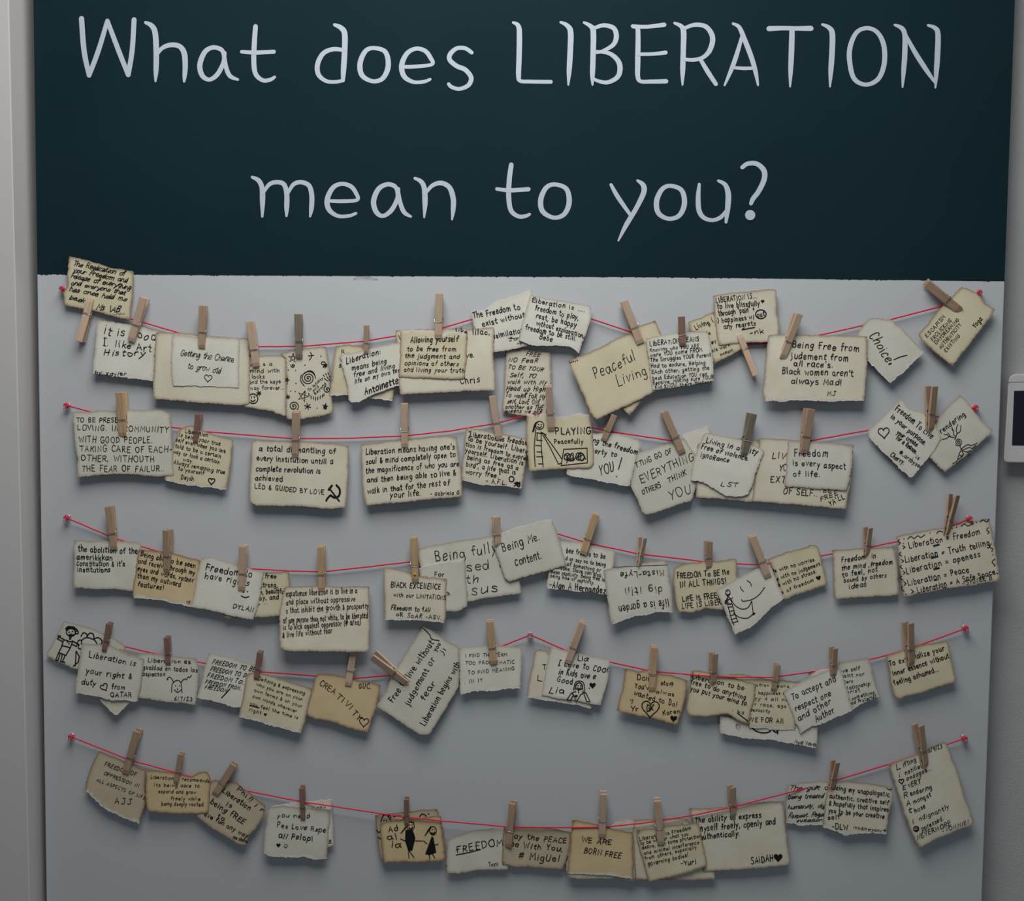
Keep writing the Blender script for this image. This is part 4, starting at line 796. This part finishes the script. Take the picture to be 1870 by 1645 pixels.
note(3, 'R', 1, 't', 'ending "LOVE FOR All", between two overlapping notes', (930,545,1050,535,1150,560,1300,585,1450,595,1520,605,1500,750,1480,995,1350,990,1200,980,1100,970,1100,800,1000,650),
     [('ation means',1155,634,1428,648,28),(', happiness and',1150,702,1440,706,32),('ity 4 all no',1135,748,1425,758,32),('r race, age',1150,794,1408,812,32),('sexuality',1115,836,1272,852,32),('OVE FOR All',1085,920,1382,938,44)], pen=2.2, torn='B')
note(3, 'R', 2, 't', 'about being free to put your mind to anything', (635,510,700,508,820,540,1000,570,1160,620,1150,720,1120,830,1100,945,1000,910,930,865,800,875,690,880,590,865,600,750,620,620),
     [('Liberation to be',640,572,1060,668,46),('free to do anything',625,612,1074,744,46),('you put your mind to.',625,668,1092,798,46),(': ks',965,842,1064,864,36)], [('s',(1010,855,1095,920))], pen=2.5)
note(3, 'S', 0, 'g', 'mentioning relationship and something protected, right of the accepting one', (500,405,620,380,745,360,770,470,795,560,820,640,750,670,690,700,620,745,560,640),
     [('ove self',530,472,678,450,32),('raint nor',540,506,708,490,30),('ters',560,547,628,541,28),('elationship',570,597,752,560,32),('hrist',580,622,678,606,30),('l.something',600,674,784,622,30),('and Protected',605,706,798,652,30)], pen=2.4, torn='B')
note(3, 'S', 1, 'w', 'reduced to a small wordless scrap at the string', (290,465,370,455,460,440,440,500,330,520), torn='T')
note(3, 'S', 2, 'w', 'beginning "To accept and respect one", with pointed bottom', (120,605,240,540,370,480,500,432,540,450,570,550,630,745,520,790,400,840,330,860,245,915,215,850,160,700),
     [('To accept and',185,668,504,532,56),('respect one',210,750,468,636,50),('and other',232,824,470,692,52),('Author',360,828,494,756,52)], pen=2.2, slant=.12, torn='B')
note(3, 'S', 1, 't', 'beginning "To externalize your inner essence", last on its string', (870,350,960,315,1100,275,1220,255,1310,238,1325,260,1345,380,1375,510,1370,535,1250,575,1150,610,1000,645,935,665,910,580,885,430),
     [('To externalize your',895,422,1294,308,46),('inner essence without',920,492,1328,364,46),('feeling ashamed...',930,562,1250,458,44)], pen=2.4, slope=.04)
# ------------------------------------------------------------------ lowest string
note(4, 'T', 0, 'k', 'beginning "FREEDOM OF OPPRESSION", with white ripped lower edge', (455,270,540,310,650,355,830,430,825,560,830,680,800,780,775,862,680,830,500,745,400,660,335,590,345,510,380,400,420,320),
     [('FREEDOM OF',490,390,748,480,38),('OPPRESSION IN',485,462,768,570,34),('ALL ASPECTS OF LIFE',425,516,822,666,30),('AJJ',576,700,708,704,56)], pen=1.9, torn='B')
note(4, 'T', 1, 'k', 'saying "being FREE to have fun any way"', (1330,560,1385,505,1480,525,1570,525,1640,590,1805,720,1790,800,1740,880,1670,960,1640,1040,1580,1030,1500,980,1350,890,1230,790),
     [('Phi!! i r',1568,590,1772,772,48,1.2),('Liberation',1450,602,1668,758,52),('is',1480,712,1528,730,46),('being FREE',1350,692,1622,866,54),('to',1405,816,1468,840,46),('ave fun any way',1300,794,1650,980,46),('you choose',1535,978,1650,1020,34,1.2)], pen=2.5)
note(4, 'T', 2, 'o', 'about being deeply rooted, with a raised torn corner', (830,430,950,435,1100,455,1200,478,1260,440,1330,440,1355,500,1345,620,1340,782,1200,780,1000,775,835,760,828,600),
     [('Liberation is recommends',868,494,1348,528,32),('Its being able to',895,562,1268,566,32),('expand and grow',930,612,1238,620,34),('freely while',1030,670,1270,674,34),('being deeply rooted.',955,714,1302,720,36)], pen=2.7)
note(4, 'U', 0, 'w', 'showing a torn strip behind the "all Pelopl" note', (580,420,700,400,850,385,1000,372,998,450,1005,600,1010,690,960,700,600,700), [('- you',858,432,952,428,20),('B',972,676,992,676,32)], pen=2.4, torn='T')
note(4, 'U', 1, 'g', 'with "Love" and "all Pelopl" in a child\'s hand', (550,425,650,415,750,425,900,440,985,445,985,500,970,600,962,780,900,785,800,765,700,770,600,765,525,740,530,650,545,540),
     [('you need',622,494,842,498,34),('Pes Love Rspe',620,560,952,596,38),('all Pelopl',630,634,864,656,44)], [('hf',630,685,15),('d',(674,680,686,680)),('c',(668,692,680,702,692,688))], dpen=1.7, pen=2.8, torn='B', wob=1.4)
note(4, 'U', 0, 'k', 'with scribbled arcs on top, behind the stick couple', (1290,478,1400,465,1550,450,1715,438,1730,490,1760,600,1770,700,1760,785,1330,795,1310,650), (), [('c',(1330,525,1345,485,1375,475,1400,495)),('c',(1345,480,1370,478,1398,515)),('c',(1415,490,1450,482,1480,492,1492,510)),('c',(1595,490,1610,472,1635,480,1640,492)),('d',(1655,470,1350,515,1365,515)),('c',(1300,580,1315,598,1325,590)),('c',(1312,630,1325,640))], dpen=2.4)
note(4, 'U', 2, 'o', 'with a drawn couple holding hands in black dresses', (1322,535,1450,515,1600,500,1742,485,1750,560,1770,790,1650,795,1500,798,1350,808,1335,700),
     [('Ad',1380,592,1448,588,46),('al',1372,648,1448,642,50),('ia',1400,700,1468,697,54)], [('e',1533,556,25,29),('c',(1510,540,1530,525,1556,530)),('f',(1515,553,1470,605,1463,604,1495,560)),('f',(1497,580,1545,580,1558,610,1565,640,1545,720,1518,730,1495,655)),('d',(1525,548,1542,545)),('c',(1522,566,1535,576,1546,562),1.6),('s',(1518,728,1522,772)),('s',(1528,730,1556,770)),('s',(1494,655,1465,642)),('s',(1566,655,1612,656)),('e',1686,586,23,29),('f',(1672,548,1650,580,1625,625,1632,622,1672,572)),('f',(1676,625,1688,630,1708,735,1690,742,1660,752,1632,745,1660,670)),('d',(1680,578,1694,577)),('c',(1674,600,1686,606,1698,596),1.6),('s',(1660,750,1664,778)),('s',(1682,745,1698,772)),('s',(1620,655,1645,675)),('s',(1695,685,1720,678))], pen=2.8, dpen=2.0, wob=1.3)
note(4, 'V', 0, 'g', 'with "FREEDOM" underlined, second-lowest of its row', (548,420,640,390,720,360,830,350,940,340,970,480,960,625,850,630,760,630,650,645,545,650,545,540),
     [('FREEDOM',612,512,928,462,54),('Toni',832,608,896,600,34)], [('s',(610,527,690,512,775,490))], pen=2.4)
note(4, 'V', 2, 'c', 'blank, peeking out below the "WE ARE BORN FREE" note', (1395,400,1600,390,1822,400,1828,550,1825,705,1700,690,1500,692,1370,682,1360,600,1380,500))
note(4, 'V', 1, 'k', 'about peace being with you, with a hash sign', (940,330,1050,340,1200,340,1300,350,1395,375,1380,500,1340,628,1200,618,1100,605,1000,610,920,590,930,450),
     [('May the PEACE',965,408,1362,448,42),('be With You,',975,470,1338,502,46),('# MigUel',1035,552,1312,574,54)], pen=2.5)
note(4, 'W', 0, 'w', 'reduced to a ripped scrap right of the BORN FREE pin', (440,440,490,378,590,362,620,370,620,560,500,540), torn='L')
note(4, 'V', 3, 'o', 'reading "WE ARE BORN FREE"', (1400,290,1500,300,1580,320,1700,355,1815,370,1820,550,1818,690,1700,675,1550,660,1370,655,1385,500),
     [('WE ARE',1465,436,1668,458,42),('BORN FREE',1480,512,1732,550,44)], pen=2.2, torn='B')
note(4, 'W', 0, 'c', 'almost covered, under the note on governing bodies', (605,380,750,370,900,365,1000,370,1060,500,1190,745,1192,800,1000,810,850,805,620,800,610,600), [('l',938,425,955,425,34)], pen=2.2)
note(4, 'W', 1, 'c', 'the widest of the lowest row, about expressing oneself freely', (1005,298,1100,300,1250,285,1400,265,1550,250,1680,245,1690,400,1710,560,1728,680,1710,700,1500,720,1300,735,1100,745,1080,600,1050,450),
     [('The ability to express',1048,398,1518,358,48),('myself freely, openly and',1078,460,1622,408,52),('authentically.',1085,518,1366,488,48),('SAiDAH',1448,690,1606,668,56)], [('hf',1640,645,32)], pen=2.5, slant=.1)
note(4, 'W', 3, 't', 'about freedom from governing bodies, in small script', (630,450,750,440,850,420,1075,400,1100,520,1135,690,1130,710,1000,750,850,790,720,820,690,700,650,560),
     [('Liberation is Freedom',655,527,1022,446,32),('to be who or what you',660,557,1002,485,30),('desire, with some protection',672,587,1094,500,30),('and minimal interference',688,627,1078,546,30),('from others, especially',692,663,1060,580,30),('governing bodies!',715,704,1002,638,34),('-Yuri',950,704,1056,690,42)], pen=2.4)
note(4, 'X', 0, 'g', 'in flowing cursive about being treated with humanity', (190,515,300,500,450,490,520,500,510,650,460,800,350,800,280,810,230,790,175,790,170,650,180,580),
     [('The gift of',195,556,500,550,38),('being treated w',190,620,490,608,38),('humanity, digni',185,690,490,676,38),('Respect. Regard',190,752,480,738,38),('initiation',245,784,430,776,28)], join=True, pen=1.6, slant=.32, torn='B')
note(4, 'X', 1, 'c', 'beginning "Being my unapologetic, authentic, creative self"', (475,505,600,490,720,500,850,520,935,540,940,610,915,700,890,870,800,860,700,865,600,880,540,850,435,820,450,700,465,600),
     [('Being my unapologetic.',510,552,920,604,42),('authentic, creative self',485,612,906,658,40),('& hopefully that inspires',480,662,904,708,40),('you to be your creative',478,714,874,758,40),('self"',475,764,576,758,40),('-DLW',505,832,618,836,46),('inodinmyanii',655,830,862,856,28,1.2)], [('hf',878,842,9),('s',(895,545,915,555,930,545),.7)], pen=2.4, torn='B')
note(4, 'X', 1, 'c', 'spelling LIBERATION down its side and dated 6/9/23', (905,375,1000,340,1120,290,1300,212,1325,230,1360,330,1400,430,1450,600,1515,780,1490,810,1400,840,1250,900,1130,968,1110,940,1070,860,1010,700,950,500),
     [('L',962,412,992,400,44),('ifting',1012,392,1102,348,38),('i',978,466,992,460,40),('nstilled',1025,448,1152,388,36),('ondages...',1035,490,1212,410,36),('E',1005,556,1030,546,40),('vERY',1048,538,1136,506,42),('R',1016,612,1045,602,44),('endering',1062,596,1216,548,40),('A',1034,670,1064,660,42),('mongst',1085,656,1208,598,38),('t',1050,724,1076,714,44),('hose',1095,716,1170,680,38),('i',1074,796,1088,790,40),('ndignantly',1125,776,1338,684,36),('ppressed.',1145,846,1298,766,36),('NEVERMORE',1112,910,1352,800,38,1.2),('-VONNIE!',1290,860,1478,792,32,1.3),('6/9/23',1190,287,1288,258,34,1.2)], [('h',998,492,18,-.2),('e',1103,831,18,18),('d',(1098,826,1110,826)),('c',(1096,838,1104,843,1111,836))], pen=2.4, slant=.25)

# ------------------------------------------------------------------ the clothespins
TN = {'p': 'pale', 'y': 'yellowish', 'm': 'brown', 'd': 'dark reddish', 'g': 'weathered grey'}
def pins(r, rows):
    for (hx, hy, jx, jy, w, tone, txt, *kw) in rows:
        clothespin(r, hx, hy, jx, jy, w, tone, '%s wooden clothespin %s' % (TN[tone], txt), **(kw[0] if kw else {}))
pins(0, [(147,624,167,545,13.5,'p','upside down, gripping the realization note from below',dict(layer=1,side=-1,lean=.002)), (264.5,543.6,240.5,623,13.5,'p','on the "I like Art History" note',dict(layer=1,side=1)),
         (371.5,558,369.4,636,12,'m','on the "Getting the Chance" note',dict(layer=2)), (456.5,587,468.6,669,13,'p','between the blank cream note and the locks note',dict(layer=1)),
         (545,573.5,547,653.7,12,'g','on the doodled stars note',dict(layer=1)), (669.6,594,669.3,645.7,8.5,'m','small, on the note about living on own terms',dict(layer=2)),
         (802.5,536,800.9,617.6,13,'p','on the "Allowing yourself" note',dict(layer=3,side=-1)), (1138.8,549.5,1169.6,627,14,'p','on the "Peaceful Living" note',dict(layer=2)),
         (1244.4,578,1246,631,11.5,'d','on the note about knowing who you are',dict(layer=3)), (1457,572.8,1428,654,12.5,'p','on the "Being Free from judement" note',dict(layer=3,side=-1,twist=.25)),
         (1378.7,686,1349.8,611,11,'p','upside down, under the note with a circled word',dict(layer=2)), (1691,515.7,1752.5,566.8,14.5,'m','nearly sideways on the "ESCAPISM" note',dict(layer=2,twist=-.35))])
pins(1, [(221.8,716,225.5,796,15,'y','on the "TO BE PRESENT" note',dict(layer=1,twist=-.2)), (363.4,756,358,808.7,9,'d','on the note about being your true self',dict(layer=0,twist=-.2)),
         (541,750.7,540,833.6,12,'p','on the total dismantling note',dict(layer=1,lean=.012)), (738.8,736,739.6,816,12,'p','on the soul and mind note',dict(layer=1,side=-1)),
         (899,722,911.6,802,12,'p','on the worry-free note in quotation marks',dict(layer=0)), (1002,704,1006.4,785.5,12,'p','on the "PLAYING Peacefully" note',dict(layer=2,lean=.012)),
         (1122,757,1102,804.5,11,'m','on the note that ends "YOU!"',dict(layer=1,side=-1)), (1211.8,750.7,1245.7,827,13.5,'m','on the "EVERYTHING OTHERS THINK" note',dict(layer=1)),
         (1373,754.8,1357,832,13,'g','on the ripped note about violence and ignorance',dict(layer=3,twist=.3)), (1477.8,746,1466.8,827,15,'m','on the every-aspect-of-life note',dict(layer=3,side=-1,twist=.25)),
         (1700.7,705,1698,786,15,'m','on the "Freedom To Live" note',dict(layer=1,side=-1,twist=.55))])
pins(2, [(200,924,209.6,1003,12.5,'m','on the abolition note',dict(layer=0)), (307,967,306,1044,12.5,'m','on the amber note about being seen',dict(layer=1,twist=-.25)),
         (445,995.7,442,1077,13,'p','on the "Freedom to have rights" note',dict(layer=2)), (587,997,588,1079,12,'y','on the note about oppressive laws',dict(layer=1)),
         (755.7,980.6,759,1061.7,12.5,'y','with a yellow dot, on the "BLACK EXCELLENCE" note',dict(layer=2,side=-1,dot=True)), (905.5,943,908.6,996,12,'p','beside the "Being Me." note',dict(layer=2,side=-1,twist=.45)),
         (1089,938,1064.3,1011.4,13,'y','on the signed bee-free note',dict(layer=1,side=-1)), (1173,981,1166.9,1033,11,'p','with spread prongs, on the upside-down note',dict(layer=2,twist=.85,side=-1)),
         (1293.7,988,1293.7,1036.8,11.5,'m','on the "FREEDOM TO BE ME" note',dict(layer=0,twist=.3,side=-1)), (1372.7,977.8,1402,1053.5,13.5,'p','on the note with the smiling face',dict(layer=2)),
         (1585,963,1582,1014,11,'m','on the note about freedom in the mind',dict(layer=0,twist=.6,side=-1)), (1742,903,1728,976,14,'m','with spread prongs, on the wavy-bordered list',dict(layer=1,twist=.75,side=-1))])
pins(3, [(200.8,1137,191,1189,9,'d','on the note about your right and duty',dict(layer=2)), (305.5,1162,307.8,1213,9.5,'d','on the Spanish note',dict(layer=1)),
         (475.7,1189,468.5,1240,9.5,'d','between the slanted FREEDOM list and "Defining & expressing"',dict(layer=2)), (648,1179,636,1251,12.5,'p','on the "CREATIVITY" note, its top behind another note',dict(layer=1,lean=-.002)),
         (681.5,1195,744.4,1247,13.5,'p','nearly sideways, on the "Free to live" note',dict(layer=1,twist=-.4)), (894,1133,901.6,1211.6,12.5,'y','on the sparse "I FIND" note',dict(layer=2,side=1)),
         (1064,1135,1036.6,1210,12.5,'p','on the note with a girl in a heart shirt',dict(layer=1,side=-1)), (1195,1180,1190,1260,12.5,'y','on the note with the hatched heart',dict(layer=1,side=-1)),
         (1303,1192,1302,1248,11.5,'m','on the put-your-mind-to-it note',dict(layer=2,twist=.4,side=-1)), (1420,1212,1412,1260.5,10,'m','small, on the "FOR All" note',dict(layer=1,side=-1)),
         (1522,1182,1521,1233.5,10.5,'m','on the "To accept" note',dict(layer=2,twist=.4,side=-1)), (1657.6,1136.4,1662.6,1214,14,'m','on the "To externalize" note',dict(layer=1,twist=.5,side=-1))])
pins(4, [(253,1332.5,230,1411,13,'m','on the "OPPRESSION" note',dict(layer=0)), (331.6,1374.7,322,1429,9,'m','small, on the deeply rooted note',dict(layer=2)),
         (429,1394,393,1450,13,'m','on the "being FREE" note',dict(layer=1,side=-1)), (551.8,1436,554,1496,8.5,'d','small, on the "all Pelopl" note',dict(layer=1)),
         (742.4,1456.8,743,1505.7,8.5,'d','small, on the note with the drawn couple',dict(layer=2)), (937.4,1464,929,1545.7,12.5,'m','on the peace note with a hash sign',dict(layer=1,side=-1,twist=-.2)),
         (1102,1446.7,1099,1527,13,'p','on the "WE ARE BORN FREE" note',dict(layer=3,side=-1)), (1199.7,1459,1207,1541,13,'p','on the governing-bodies note',dict(layer=3,side=-1)),
         (1335.7,1435.4,1338.8,1490,11,'m','on the widest note of the lowest row',dict(layer=1,twist=.35,side=-1)), (1525.5,1390,1517.8,1440,11,'m','on the unapologetic note',dict(layer=1,twist=.5,side=-1)),
         (1676,1323,1689,1399,13.5,'m','with spread prongs, on the dated LIBERATION list',dict(layer=1,twist=.6,side=-1))])

# ------------------------------------------------------------------ touchscreen on the wall at the right, and a hair on the board
def rounded(P, rad, n=6):
    out = []
    for i in range(len(P)):
        a = Vector(P[i-1]); b = Vector(P[i]); c = Vector(P[(i+1) % len(P)])
        if rad[i] == 0: out.append((b.x, b.y)); continue
        u = b+(a-b).normalized()*rad[i]; w = b+(c-b).normalized()*rad[i]
        for k in range(n+1):
            t = k/n; q = u*(1-t)**2+b*2*t*(1-t)+w*t*t; out.append((q.x, q.y))
    return out
def slab(name, P, d0, d1, mat, parent, bevel=.002, inset=0):
    n = len(P); V = [pt(x, y, d1) for x, y in P]+[pt(x, y, d1)+Vector((0, d1-d0, 0)) for x, y in P]
    if inset:
        c = sum(V[n:], Vector())/n; V[n:] = [c+(v-c)*inset for v in V[n:]]
    F = [tuple(range(n)), tuple(range(n, 2*n))[::-1]]+[(i+n, (i+1) % n+n, (i+1) % n, i) for i in range(n)]
    o = link_mesh(name, V, F, mat, parent, origin=None); orient(o)
    if bevel:
        b = o.modifiers.new('bevel', 'BEVEL'); b.width = bevel; b.segments = 3; b.limit_method = 'ANGLE'
    return o
dev = bpy.data.objects.new('touchscreen_monitor', None); COL.objects.link(dev)
tag(dev, 'white touchscreen with dark display on the wall beside the board', 'touchscreen')
slab('body', rounded([(1841.5,681), (2030,683), (2030,850), (1831.5,845.5)], [17,17,9,9]), -YB, -.012, M_WHITEP, dev, .003, .8)
slab('seam', [(1838.6,697.4), (2024,694), (2024,695), (1838.6,698.2)], -.013, -.0117, M_SEAM, dev, 0)
q = slab('screen', [(1852,713.5), (2005,711), (2005,815), (1848,813)], -.013, -.0116, M_SCREEN, dev, 0); q['label'] = 'dark glass screen'
V = []; F = []; tube([pt(*p) for p in smooth_pts([(645, 510.5, .0006), (652, 506, .0016), (662, 504.5, .002), (675, 506.5, .0018), (690, 510, .0007)], 5)], .00022, V, F, 5)
tube([pt(*p) for p in smooth_pts([(655, 505.5, .0017), (665, 503.2, .0022), (674, 505, .0012)], 5)], .0002, V, F, 5)
tag(link_mesh('hair', V, F, M_THREAD, origin=pt(662, 505, .001)), 'thin dark hair stuck at the lower edge of the teal paint', 'hair')
